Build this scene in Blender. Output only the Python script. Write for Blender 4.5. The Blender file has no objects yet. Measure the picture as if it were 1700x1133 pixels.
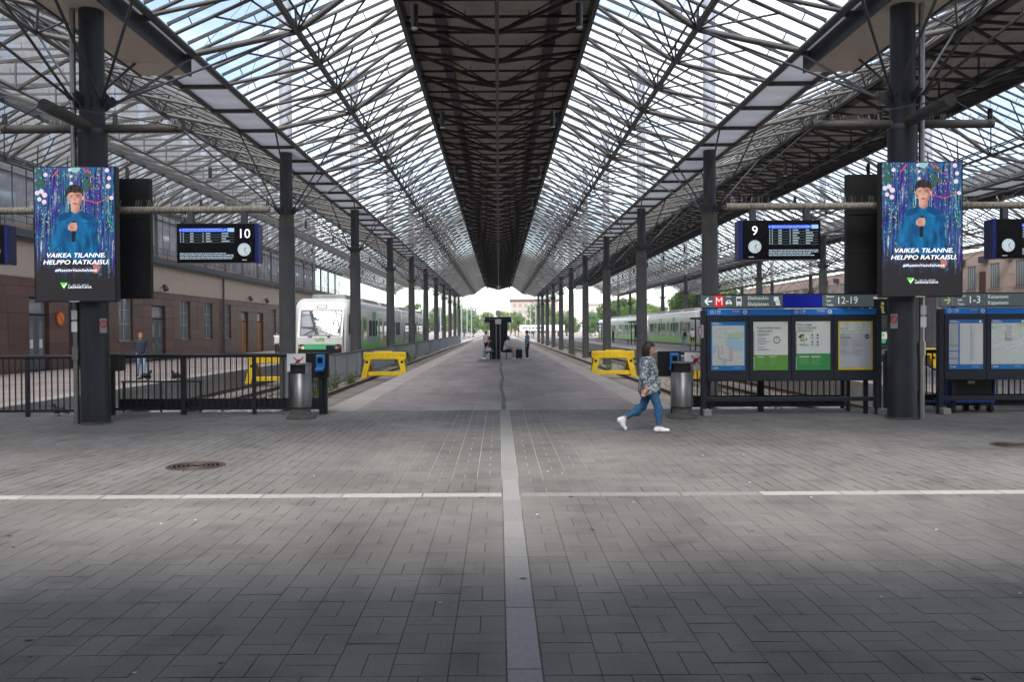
import bpy, math, random
import numpy as np
from mathutils import Vector, Matrix
random.seed(7)
R = math.radians
sc = bpy.context.scene
COL = sc.collection

# ------------------------------------------------------------------ camera, sky, sun, exposure
CAM_H = 1.775
cam_d = bpy.data.cameras.new('camera')
cam_d.lens = 29.65
cam_d.sensor_width = 36.0
cam_d.clip_start = 0.05
cam_d.clip_end = 4000
cam = bpy.data.objects.new('camera', cam_d)
COL.objects.link(cam)
cam.matrix_world = (Matrix.Translation((0, 0, CAM_H)) @ Matrix.Rotation(R(90 - 0.757), 4, 'X') @ Matrix.Rotation(R(-0.33), 4, 'Z'))
cam_d.shift_x = 22 / 1700
sc.camera = cam

SUN_EL, SUN_AZ = 50.0, 186.0          # degrees; azimuth measured clockwise from +Y (the sun stands behind the camera)
world = bpy.data.worlds.new('World')
sc.world = world
world.use_nodes = True
wn, wl = world.node_tree.nodes, world.node_tree.links
wn.clear()
w_out = wn.new('ShaderNodeOutputWorld')
w_bg = wn.new('ShaderNodeBackground')
w_bg.inputs['Strength'].default_value = 0.12
w_sky = wn.new('ShaderNodeTexSky')
w_sky.sky_type = 'NISHITA'
w_sky.sun_disc = False
w_sky.sun_elevation = R(SUN_EL)
w_sky.sun_rotation = R(SUN_AZ)
w_tc = wn.new('ShaderNodeTexCoord')
w_map = wn.new('ShaderNodeMapping')
w_map.inputs['Scale'].default_value = (1.0, 1.0, 2.6)
w_noise = wn.new('ShaderNodeTexNoise')
w_noise.inputs['Scale'].default_value = 2.3
w_noise.inputs['Detail'].default_value = 7
w_noise.inputs['Roughness'].default_value = 0.58
w_ramp = wn.new('ShaderNodeValToRGB')
w_ramp.color_ramp.elements[0].position = 0.43
w_ramp.color_ramp.elements[1].position = 0.64
w_mix = wn.new('ShaderNodeMix')
w_mix.data_type = 'RGBA'
w_mix.inputs['B'].default_value = (6.7, 6.8, 7.15, 1)
wl.new(w_tc.outputs['Generated'], w_map.inputs['Vector'])
wl.new(w_map.outputs['Vector'], w_noise.inputs['Vector'])
wl.new(w_noise.outputs['Fac'], w_ramp.inputs['Fac'])
wl.new(w_ramp.outputs['Color'], w_mix.inputs['Factor'])
wl.new(w_sky.outputs['Color'], w_mix.inputs['A'])
wl.new(w_mix.outputs['Result'], w_bg.inputs['Color'])
wl.new(w_bg.outputs['Background'], w_out.inputs['Surface'])

sun_d = bpy.data.lights.new('sun', 'SUN')
sun_d.energy = 2.05
sun_d.angle = R(20)
sun_d.color = (1.0, 0.95, 0.87)
sun = bpy.data.objects.new('sun', sun_d)
COL.objects.link(sun)
sdir = Vector((math.sin(R(SUN_AZ)) * math.cos(R(SUN_EL)), math.cos(R(SUN_AZ)) * math.cos(R(SUN_EL)), math.sin(R(SUN_EL))))
sun.rotation_euler = (-sdir).to_track_quat('-Z', 'Y').to_euler()

vs = sc.view_settings
vs.view_transform = 'Standard'
vs.look = 'None'
vs.exposure = 1.45
vs.gamma = 1.0
vs.use_curve_mapping = False
sc.cycles.use_denoising = True
sc.cycles.max_bounces = 8
sc.cycles.transparent_max_bounces = 24
sc.cycles.caustics_reflective = False
sc.cycles.caustics_refractive = False
sc.cycles.sample_clamp_indirect = 6

# ------------------------------------------------------------------ materials
M = {}
def mat(name, col, rough=0.6, metal=0.0, var=0.0, scale=6.0, bump=0.0, bscale=40.0, spec=0.5, emit=None, estr=1.0,
        rnd=0.0, stretch=None, col2=None, detail=5.0):
    m = bpy.data.materials.new(name)
    m.use_nodes = True
    nt = m.node_tree
    n, l = nt.nodes, nt.links
    b = n['Principled BSDF']
    b.inputs['Base Color'].default_value = (*col, 1)
    b.inputs['Roughness'].default_value = rough
    b.inputs['Metallic'].default_value = metal
    b.inputs['Specular IOR Level'].default_value = spec
    if emit is not None:
        b.inputs['Emission Color'].default_value = (*emit, 1)
        b.inputs['Emission Strength'].default_value = estr
    tc = None
    if var > 0 or bump > 0:
        tc = n.new('ShaderNodeTexCoord')
        vec = tc.outputs['Object']
        if stretch:
            mp = n.new('ShaderNodeMapping')
            mp.inputs['Scale'].default_value = stretch
            l.new(vec, mp.inputs['Vector'])
            vec = mp.outputs['Vector']
    last = None
    if var > 0:
        nz = n.new('ShaderNodeTexNoise')
        nz.inputs['Scale'].default_value = scale
        nz.inputs['Detail'].default_value = detail
        nz.inputs['Roughness'].default_value = 0.62
        l.new(vec, nz.inputs['Vector'])
        rp = n.new('ShaderNodeValToRGB')
        rp.color_ramp.elements[0].position = 0.3
        rp.color_ramp.elements[1].position = 0.72
        c2 = col2 if col2 else tuple(min(1, c * (1 + var)) for c in col)
        c1 = tuple(c * (1 - var) for c in col)
        if col2:
            c1 = col
        rp.color_ramp.elements[0].color = (*c1, 1)
        rp.color_ramp.elements[1].color = (*c2, 1)
        l.new(nz.outputs['Fac'], rp.inputs['Fac'])
        last = rp.outputs['Color']
    if rnd > 0:
        oi = n.new('ShaderNodeObjectInfo')
        ge = n.new('ShaderNodeNewGeometry')
        ad = n.new('ShaderNodeMath'); ad.operation = 'ADD'
        fr = n.new('ShaderNodeMath'); fr.operation = 'FRACT'
        l.new(oi.outputs['Random'], ad.inputs[0])
        l.new(ge.outputs['Random Per Island'], ad.inputs[1])
        l.new(ad.outputs[0], fr.inputs[0])
        mr = n.new('ShaderNodeMapRange')
        mr.inputs['To Min'].default_value = 1 - rnd
        mr.inputs['To Max'].default_value = 1 + rnd
        l.new(fr.outputs[0], mr.inputs['Value'])
        mx = n.new('ShaderNodeMix'); mx.data_type = 'RGBA'; mx.blend_type = 'MULTIPLY'
        mx.inputs['Factor'].default_value = 1
        if last is not None:
            l.new(last, mx.inputs['A'])
        else:
            mx.inputs['A'].default_value = (*col, 1)
        l.new(mr.outputs['Result'], mx.inputs['B'])
        last = mx.outputs['Result']
    if last is not None:
        l.new(last, b.inputs['Base Color'])
    if bump > 0:
        nb = n.new('ShaderNodeTexNoise')
        nb.inputs['Scale'].default_value = bscale
        nb.inputs['Detail'].default_value = 4
        l.new(vec, nb.inputs['Vector'])
        bp = n.new('ShaderNodeBump')
        bp.inputs['Strength'].default_value = bump
        bp.inputs['Distance'].default_value = 0.02
        l.new(nb.outputs['Fac'], bp.inputs['Height'])
        l.new(bp.outputs['Normal'], b.inputs['Normal'])
    M[name] = m
    return m

mat('tube_paint', (0.092, 0.087, 0.08), 0.5, var=0.22, scale=3)
mat('bar_dark', (0.035, 0.035, 0.037), 0.5, var=0.2, scale=4)
mat('valley_steel', (0.07, 0.07, 0.07), 0.55, var=0.25, scale=4)
mat('column_lower', (0.078, 0.078, 0.082), 0.55, var=0.22, scale=2.2, stretch=(1, 1, .35))
mat('column_upper', (0.05, 0.053, 0.062), 0.5, var=0.25, scale=3)
mat('column_moss', (0.10, 0.105, 0.07), 0.7, var=0.3, scale=6)
mat('near_column', (0.025, 0.028, 0.036), 0.45, var=0.45, scale=5, stretch=(1, 1, .18), bump=.08, bscale=6)
mat('strip_ceiling', (0.42, 0.385, 0.35), 0.8, var=0.2, scale=2)
mat('strip_truss', (0.03, 0.026, 0.023), 0.75, var=0.35, scale=8)
mat('soffit', (0.62, 0.55, 0.48), 0.7, var=0.06, scale=4)
mat('lamp_black', (0.015, 0.015, 0.017), 0.45)
mat('lamp_glass', (0.8, 0.8, 0.78), 0.3)
mat('mast_steel', (0.30, 0.33, 0.38), 0.5, var=0.15)
mat('fence_black', (0.014, 0.015, 0.019), 0.42, var=0.25, scale=8)
mat('fence_top', (0.02, 0.022, 0.028), 0.3)
mat('fence_mesh', (0.035, 0.036, 0.038), 0.5)
mat('grey_fence', (0.20, 0.22, 0.24), 0.5, var=0.2)
mat('bracket_tube', (0.07, 0.066, 0.06), 0.7, var=0.35, scale=5)
mat('bird_dirt', (0.07, 0.064, 0.058), 0.85, var=0.5, scale=16, col2=(0.42, 0.38, 0.31), stretch=(3, 1, .4), bump=.4)
mat('steel', (0.45, 0.44, 0.42), 0.35, metal=1.0, var=0.12, scale=3, stretch=(1, 1, .1))
mat('brushed_steel', (0.33, 0.32, 0.305), 0.46, metal=1.0, var=0.10, scale=40, stretch=(6, 6, .2), bump=.05, bscale=90)
mat('bin_base', (0.05, 0.05, 0.05), 0.8, var=0.4, scale=14)
mat('bin_foot', (0.075, 0.07, 0.062), 0.9, var=0.4, scale=20, bump=.3)
mat('black', (0.008, 0.008, 0.009), 0.4)
mat('black_matte', (0.012, 0.012, 0.014), 0.8)
mat('screen_black', (0.004, 0.004, 0.005), 0.22)
mat('screen_back', (0.006, 0.006, 0.007), 0.55, var=.5, scale=2)
mat('navy_panel', (0.012, 0.022, 0.15), 0.35)
mat('board_frame', (0.016, 0.02, 0.028), 0.45, var=0.15)
mat('board_blue', (0.012, 0.19, 0.62), 0.4)
mat('poster_white', (0.60, 0.62, 0.60), 0.35, var=.03, scale=3)
mat('poster_green', (0.11, 0.30, 0.055), 0.4)
mat('poster_dgreen', (0.045, 0.26, 0.075), 0.4)
mat('poster_blue', (0.02, 0.17, 0.45), 0.4)
mat('poster_yellow', (0.62, 0.46, 0.05), 0.4)
mat('poster_grey', (0.42, 0.45, 0.47), 0.5)
mat('panel_grey', (0.10, 0.10, 0.10), 0.6)
mat('print_dark', (0.05, 0.055, 0.055), 0.5)
mat('print_grey', (0.33, 0.34, 0.34), 0.5)
mat('print_green', (0.06, 0.20, 0.05), 0.5)
mat('print_lightgreen', (0.22, 0.45, 0.16), 0.5)
mat('map_water', (0.33, 0.50, 0.60), 0.4)
mat('map_land', (0.52, 0.57, 0.53), 0.4, var=.08, scale=14)
mat('map_red', (0.55, 0.36, 0.38), 0.4)
mat('map_green', (0.42, 0.52, 0.34), 0.4)
mat('print_white', (0.78, 0.78, 0.78), 0.4)
mat('sign_grey', (0.055, 0.072, 0.076), 0.4, emit=(.06, .078, .08), estr=.30)
mat('sign_blue', (0.008, 0.012, 0.17), 0.35)
mat('sign_white', (0.80, 0.82, 0.80), 0.4, emit=(.8, .84, .78), estr=.18)
mat('sign_red', (0.60, 0.012, 0.02), 0.4)
mat('sign_red_lit', (0.60, 0.012, 0.02), 0.4, emit=(.62, .015, .025), estr=.22)
mat('sign_blue_lit', (0.008, 0.012, 0.17), 0.35, emit=(.0, .004, .15), estr=.3)
mat('sign_yellow', (0.80, 0.80, 0.30), 0.4)
mat('device_blue', (0.015, 0.16, 0.46), 0.35)
mat('concrete_block', (0.30, 0.295, 0.28), 0.85, var=.15, scale=10, bump=.15)
mat('yellow_paint', (0.66, 0.43, 0.012), 0.5, var=0.12, scale=4, col2=(0.86, 0.60, .012), detail=8)
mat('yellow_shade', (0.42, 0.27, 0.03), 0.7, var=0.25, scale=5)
mat('train_white', (0.74, 0.75, 0.74), 0.28, var=0.05, scale=1.5)
mat('train_green', (0.17, 0.50, 0.035), 0.3)
mat('train_mint', (0.10, 0.50, 0.23), 0.3)
mat('train_grey', (0.22, 0.23, 0.24), 0.5, var=.2)
mat('train_roof', (0.33, 0.33, 0.33), 0.6, var=.25, scale=2)
mat('train_black', (0.012, 0.013, 0.014), 0.35)
mat('train_glass', (0.03, 0.035, 0.04), 0.04, spec=0.9)
mat('train_screenglass', (0.17, 0.185, 0.19), 0.04, metal=.85)
mat('red_lamp', (0.5, 0.02, 0.02), 0.3)
mat('orange_lamp', (0.7, 0.16, 0.02), 0.3)
mat('rail', (0.16, 0.125, 0.10), 0.5, metal=.5, var=.3, scale=8)
mat('rail_side', (0.10, 0.06, 0.04), 0.8, var=.3, scale=8)
mat('sleeper', (0.22, 0.20, 0.18), 0.9, var=.25, scale=5, rnd=.15)
mat('ballast', (0.30, 0.26, 0.225), 0.95, var=.35, scale=26, bump=.9, bscale=24)
mat('gravel', (0.36, 0.315, 0.275), 0.95, rnd=.5)
mat('coping', (0.32, 0.29, 0.27), 0.85, var=.12, scale=5, rnd=.10)
mat('platform_side', (0.30, 0.285, 0.27), 0.9, var=.22, scale=2, bump=.2)
mat('granite_wall', (0.118, 0.050, 0.034), 0.40, var=.45, scale=14, rnd=.22, detail=9)
mat('granite_joint', (0.045, 0.03, 0.026), 0.9)
mat('render_beige', (0.53, 0.415, 0.32), 0.85, var=.07, scale=1.5)
mat('ledge_dark', (0.06, 0.064, 0.075), 0.5, var=.15)
mat('ledge_pink', (0.55, 0.38, 0.30), 0.8, var=.2)
mat('facade_pale', (0.29, 0.265, 0.25), 0.85, var=.22, scale=2.2, bump=.3, bscale=6)
mat('window_pane', (0.20, 0.215, 0.22), 0.08, spec=0.8, var=.3, scale=.9)
mat('window_frame', (0.30, 0.30, 0.275), 0.6)
mat('dark_recess', (0.03, 0.02, 0.018), 0.8)
mat('door_grey', (0.10, 0.10, 0.09), 0.6, var=.1)
mat('door_orange', (0.45, 0.16, 0.015), 0.5, var=.12)
mat('sill_stone', (0.17, 0.12, 0.10), 0.8)
mat('salmon_stone', (0.50, 0.36, 0.28), 0.85, var=.08, scale=2, rnd=.07)
mat('salmon_joint', (0.36, 0.25, 0.20), 0.9)
mat('brown_louver', (0.10, 0.045, 0.03), 0.7)
mat('granite_strip', (0.235, 0.23, 0.225), 0.8, var=.16, scale=30, rnd=.10, bump=.06, bscale=60)
mat('line_worn', (0.20, 0.195, 0.185), 0.8, var=.14, scale=12, rnd=.12)
mat('tactile_stone', (0.33, 0.32, 0.30), 0.75, var=.10, scale=12, rnd=.12)
mat('manhole', (0.085, 0.06, 0.052), 0.6, metal=.4, var=.35, scale=24)
mat('sign_orange', (0.75, 0.25, 0.01), 0.5)
mat('sign_redrim', (0.55, 0.06, 0.02), 0.5)
mat('bark', (0.09, 0.065, 0.045), 0.9, var=.3)
mat('skin', (0.50, 0.27, 0.19), 0.55)
mat('hair_dark', (0.022, 0.014, 0.012), 0.55, var=.3, scale=40, stretch=(1, 1, .2))
mat('hair_brown', (0.10, 0.05, 0.03), 0.6)
mat('hair_red', (0.26, 0.11, 0.06), 0.6)
mat('eye_white', (0.6, 0.6, 0.6), 0.3)
mat('jeans', (0.025, 0.105, 0.22), 0.85, var=.25, scale=14, bump=.25, bscale=30)
mat('shoe_white', (0.74, 0.74, 0.75), 0.6, var=.05)
mat('cloth_black', (0.014, 0.014, 0.016), 0.85)
mat('cloth_navy', (0.02, 0.025, 0.045), 0.85)
mat('cloth_white', (0.62, 0.63, 0.66), 0.85)
mat('cloth_pink', (0.62, 0.45, 0.46), 0.85)
mat('cloth_denim', (0.16, 0.27, 0.38), 0.85)
mat('cloth_lightblue', (0.20, 0.36, 0.55), 0.85)
mat('bag_tan', (0.5, 0.42, .33), 0.8)
mat('pigeon', (0.03, 0.032, 0.04), 0.6, var=.4, scale=30)
mat('cart_blue', (0.012, 0.06, 0.26), 0.4)
mat('rubber', (0.012, 0.012, 0.012), 0.8)
mat('brick_far', (0.46, 0.36, 0.29), 0.85, var=.1)
mat('pale_far', (0.55, 0.50, 0.44), 0.85, var=.1)
mat('banner', (0.75, 0.75, 0.76), 0.7)
mat('station_dark', (0.16, 0.14, 0.13), 0.9, var=.1)
mat('ring_white', (0.7, 0.7, 0.7), 0.5)

def brushed():
    m = M['brushed_steel']; n, l = m.node_tree.nodes, m.node_tree.links
    t = n.new('ShaderNodeTangent'); t.direction_type = 'RADIAL'; t.axis = 'Z'
    b = n['Principled BSDF']
    b.inputs['Anisotropic'].default_value = .85
    b.inputs['Anisotropic Rotation'].default_value = 0.25
    l.new(t.outputs['Tangent'], b.inputs['Tangent'])
brushed()
def patterned_shirt():
    m = mat('tunic_print', (0.10, 0.13, 0.15), 0.85)
    n, l = m.node_tree.nodes, m.node_tree.links
    b = n['Principled BSDF']
    tc = n.new('ShaderNodeTexCoord')
    w = n.new('ShaderNodeTexNoise'); w.inputs['Scale'].default_value = 13; w.inputs['Detail'].default_value = 3
    w.inputs['Distortion'].default_value = 2.4
    l.new(tc.outputs['Object'], w.inputs['Vector'])
    r = n.new('ShaderNodeValToRGB')
    e = r.color_ramp.elements
    e[0].position = .40; e[0].color = (0.035, 0.05, 0.065, 1)
    e[1].position = .66; e[1].color = (0.58, 0.61, 0.62, 1)
    x = e.new(.50); x.color = (0.17, 0.22, 0.25, 1)
    l.new(w.outputs['Fac'], r.inputs['Fac'])
    l.new(r.outputs['Color'], b.inputs['Base Color'])
patterned_shirt()

def emat(name, col, s=1.0):
    m = bpy.data.materials.new(name); m.use_nodes = True
    n, l = m.node_tree.nodes, m.node_tree.links
    b = n['Principled BSDF']
    b.inputs['Base Color'].default_value = (0.01, 0.01, 0.01, 1)
    b.inputs['Roughness'].default_value = .35
    b.inputs['Emission Color'].default_value = (*col, 1)
    b.inputs['Emission Strength'].default_value = s
    M[name] = m
    return m
for nm, c, s in [('led_white', (0.85, 0.87, 0.95), .62), ('led_dim', (0.55, 0.72, 0.80), .30), ('led_blue', (0.005, 0.03, 0.62), .42),
              ('led_pale', (0.35, 0.6, 0.9), .40), ('led_clock', (0.55, 0.66, 0.72), .36), ('led_dark', (0.003, 0.003, 0.003), .2),
              ('led_red', (0.8, 0.05, 0.1), .5),
              ('ad_shirt', (0.0, 0.125, 0.32), .42), ('ad_shirt_dark', (0.0, 0.055, 0.165), .42), ('ad_shirt_mid', (0.0, 0.095, 0.25), .42),
              ('ad_skin', (0.62, 0.32, 0.24), .42), ('ad_skin_shade', (0.40, 0.16, 0.13), .42), ('ad_hair', (0.02, 0.014, 0.016), .42),
              ('ad_lip', (0.5, 0.07, 0.09), .42), ('ad_black', (0.012, 0.012, 0.014), .42), ('ad_trousers', (0.022, 0.02, 0.022), .42),
              ('ad_ball', (0.72, 0.62, 0.72), .42), ('ad_green', (0.10, 0.62, 0.05), .5), ('ad_leaf', (0.04, 0.10, 0.06), .42),
              ('ad_orange', (0.8, 0.12, 0.03), .42), ('ad_discoball', (0.28, 0.50, 0.52), .42)]:
    emat(nm, c, s)

def photo_tone(name, lo, hi, sc3, scale, s=.40):
    # tonal modelling inside the displayed photograph
    m = M[name]; n, l = m.node_tree.nodes, m.node_tree.links
    b = n['Principled BSDF']
    tc = n.new('ShaderNodeTexCoord'); mp = n.new('ShaderNodeMapping'); mp.inputs['Scale'].default_value = sc3; mp.inputs['Rotation'].default_value = (0, R(25), 0)
    t = n.new('ShaderNodeTexNoise'); t.inputs['Scale'].default_value = scale; t.inputs['Detail'].default_value = 4
    r = n.new('ShaderNodeValToRGB'); r.color_ramp.elements[0].position = .36; r.color_ramp.elements[1].position = .64
    r.color_ramp.elements[0].color = (*lo, 1); r.color_ramp.elements[1].color = (*hi, 1)
    l.new(tc.outputs['Object'], mp.inputs['Vector']); l.new(mp.outputs['Vector'], t.inputs['Vector']); l.new(t.outputs['Fac'], r.inputs['Fac'])
    l.new(r.outputs['Color'], b.inputs['Emission Color']); b.inputs['Emission Strength'].default_value = s
photo_tone('ad_shirt', (0, .045, .14), (.005, .17, .40), (1, 1, .45), 7)
photo_tone('ad_skin', (.40, .18, .13), (.72, .42, .33), (1, 1, .8), 6)
photo_tone('ad_hair', (.008, .006, .008), (.05, .035, .035), (3, 1, .6), 14)
def tinsel():
    m = emat('ad_tinsel', (0, 0, 0), .40)
    n, l = m.node_tree.nodes, m.node_tree.links
    b = n['Principled BSDF']
    tc = n.new('ShaderNodeTexCoord')
    sp = n.new('ShaderNodeSeparateXYZ'); l.new(tc.outputs['Object'], sp.inputs[0])
    def nz(sc3, scale, detail=3):
        mp = n.new('ShaderNodeMapping'); mp.inputs['Scale'].default_value = sc3
        l.new(tc.outputs['Object'], mp.inputs['Vector'])
        t = n.new('ShaderNodeTexNoise'); t.inputs['Scale'].default_value = scale; t.inputs['Detail'].default_value = detail
        l.new(mp.outputs['Vector'], t.inputs['Vector'])
        return t
    streak = nz((1, 1, .05), 46)
    r1 = n.new('ShaderNodeValToRGB')
    e = r1.color_ramp.elements
    e[0].position = .33; e[0].color = (0.004, 0.005, 0.015, 1)
    e[1].position = .70; e[1].color = (0.70, 0.72, 0.85, 1)
    for p, c in [(.41, (0.012, 0.018, 0.10)), (.46, (0.01, 0.03, 0.32)), (.50, (0.02, 0.16, 0.48)), (.535, (0.05, 0.04, 0.16)), (.57, (0.14, 0.07, 0.36)), (.61, (0.03, 0.10, 0.22)), (.65, (0.20, 0.30, 0.50))]:
        x = e.new(p); x.color = (*c, 1)
    l.new(streak.outputs['Fac'], r1.inputs['Fac'])
    hn_ = nz((1, 1, .10), 7, 3)
    hm_ = n.new('ShaderNodeMapRange'); hm_.inputs['From Min'].default_value = .32; hm_.inputs['From Max'].default_value = .68
    hm_.inputs['To Min'].default_value = .42; hm_.inputs['To Max'].default_value = .545
    l.new(hn_.outputs['Fac'], hm_.inputs['Value'])
    h1 = n.new('ShaderNodeHueSaturation'); h1.inputs['Saturation'].default_value = 1.0; h1.inputs['Value'].default_value = .8
    l.new(hm_.outputs['Result'], h1.inputs['Hue']); l.new(r1.outputs['Color'], h1.inputs['Color'])
    # coloured sparks
    vo = n.new('ShaderNodeTexVoronoi'); vo.inputs['Scale'].default_value = 36
    mp = n.new('ShaderNodeMapping'); mp.inputs['Scale'].default_value = (1.4, 1, .55)
    l.new(tc.outputs['Object'], mp.inputs['Vector']); l.new(mp.outputs['Vector'], vo.inputs['Vector'])
    hs = n.new('ShaderNodeHueSaturation'); hs.inputs['Saturation'].default_value = 1.7; hs.inputs['Value'].default_value = .75
    l.new(vo.outputs['Color'], hs.inputs['Color'])
    lt = n.new('ShaderNodeMath'); lt.operation = 'LESS_THAN'; lt.inputs[1].default_value = .33
    l.new(vo.outputs['Distance'], lt.inputs[0])
    st2 = nz((1, 1, .09), 19, 2)
    gt = n.new('ShaderNodeMath'); gt.operation = 'GREATER_THAN'; gt.inputs[1].default_value = .50
    l.new(st2.outputs['Fac'], gt.inputs[0])
    mu = n.new('ShaderNodeMath'); mu.operation = 'MULTIPLY'
    l.new(lt.outputs[0], mu.inputs[0]); l.new(gt.outputs[0], mu.inputs[1])
    mx = n.new('ShaderNodeMix'); mx.data_type = 'RGBA'
    l.new(mu.outputs[0], mx.inputs['Factor']); l.new(h1.outputs['Color'], mx.inputs['A']); l.new(hs.outputs['Color'], mx.inputs['B'])
    # the picture itself goes dark in its lower third
    st3 = nz((1, 1, .04), 23, 2)
    a = n.new('ShaderNodeMath'); a.operation = 'MULTIPLY_ADD'; a.inputs[1].default_value = 1.3; a.inputs[2].default_value = -.65
    l.new(st3.outputs['Fac'], a.inputs[0])
    z = n.new('ShaderNodeMath'); z.operation = 'ADD'
    l.new(sp.outputs['Z'], z.inputs[0]); l.new(a.outputs[0], z.inputs[1])
    mr = n.new('ShaderNodeMapRange'); mr.inputs['From Min'].default_value = -.75; mr.inputs['From Max'].default_value = -.25
    l.new(z.outputs[0], mr.inputs['Value'])
    m2 = n.new('ShaderNodeMix'); m2.data_type = 'RGBA'; m2.inputs['A'].default_value = (0.022, 0.02, 0.022, 1)
    l.new(mr.outputs['Result'], m2.inputs['Factor']); l.new(mx.outputs['Result'], m2.inputs['B'])
    l.new(m2.outputs['Result'], b.inputs['Emission Color'])
tinsel()

def glass(name, fac_milk, tint=(0.875, 0.885, 0.905), gloss=.05, milk=(.85, .86, .88)):
    m = bpy.data.materials.new(name); m.use_nodes = True
    n, l = m.node_tree.nodes, m.node_tree.links
    n.clear()
    out = n.new('ShaderNodeOutputMaterial')
    tr = n.new('ShaderNodeBsdfTransparent'); tr.inputs['Color'].default_value = (*tint, 1)
    tl = n.new('ShaderNodeBsdfTranslucent'); tl.inputs['Color'].default_value = (*milk, 1)
    gl = n.new('ShaderNodeBsdfGlossy'); gl.inputs['Roughness'].default_value = .08
    m1 = n.new('ShaderNodeMixShader'); m1.inputs['Fac'].default_value = fac_milk
    m2 = n.new('ShaderNodeMixShader'); m2.inputs['Fac'].default_value = gloss
    tc = n.new('ShaderNodeTexCoord'); nz = n.new('ShaderNodeTexNoise'); nz.inputs['Scale'].default_value = .8
    l.new(tc.outputs['Object'], nz.inputs['Vector'])
    mr = n.new('ShaderNodeMapRange'); mr.inputs['To Min'].default_value = fac_milk * .5; mr.inputs['To Max'].default_value = fac_milk * 1.6
    l.new(nz.outputs['Fac'], mr.inputs['Value']); l.new(mr.outputs['Result'], m1.inputs['Fac'])
    l.new(tr.outputs[0], m1.inputs[1]); l.new(tl.outputs[0], m1.inputs[2])
    l.new(m1.outputs[0], m2.inputs[1]); l.new(gl.outputs[0], m2.inputs[2])
    l.new(m2.outputs[0], out.inputs['Surface'])
    M[name] = m
glass('roof_glass', .09)
glass('valley_panel', .62, tint=(.20, .205, .22), gloss=.03, milk=(.42, .42, .435))
glass('wall_glass', .10, gloss=.08)

def leafmat(name, col, rnd=.35):
    m = bpy.data.materials.new(name); m.use_nodes = True
    n, l = m.node_tree.nodes, m.node_tree.links
    n.clear()
    out = n.new('ShaderNodeOutputMaterial')
    d = n.new('ShaderNodeBsdfDiffuse'); t = n.new('ShaderNodeBsdfTranslucent')
    g = n.new('ShaderNodeNewGeometry')
    oi = n.new('ShaderNodeObjectInfo')
    ad = n.new('ShaderNodeMath'); ad.operation = 'ADD'
    l.new(g.outputs['Random Per Island'], ad.inputs[0]); l.new(oi.outputs['Random'], ad.inputs[1])
    mr = n.new('ShaderNodeMapRange'); mr.inputs['From Max'].default_value = 2; mr.inputs['To Min'].default_value = 1 - rnd; mr.inputs['To Max'].default_value = 1 + rnd
    l.new(ad.outputs[0], mr.inputs['Value'])
    mx = n.new('ShaderNodeMix'); mx.data_type = 'RGBA'; mx.blend_type = 'MULTIPLY'; mx.inputs['Factor'].default_value = 1
    mx.inputs['A'].default_value = (*col, 1)
    l.new(mr.outputs['Result'], mx.inputs['B'])
    l.new(mx.outputs['Result'], d.inputs['Color']); l.new(mx.outputs['Result'], t.inputs['Color'])
    s = n.new('ShaderNodeMixShader'); s.inputs['Fac'].default_value = .35
    l.new(d.outputs[0], s.inputs[1]); l.new(t.outputs[0], s.inputs[2]); l.new(s.outputs[0], out.inputs['Surface'])
    M[name] = m
leafmat('leaf', (0.13, 0.22, 0.06))
leafmat('leaf_light', (0.20, 0.29, 0.07))
leafmat('leaf_weed', (0.14, 0.25, 0.04))

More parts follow.
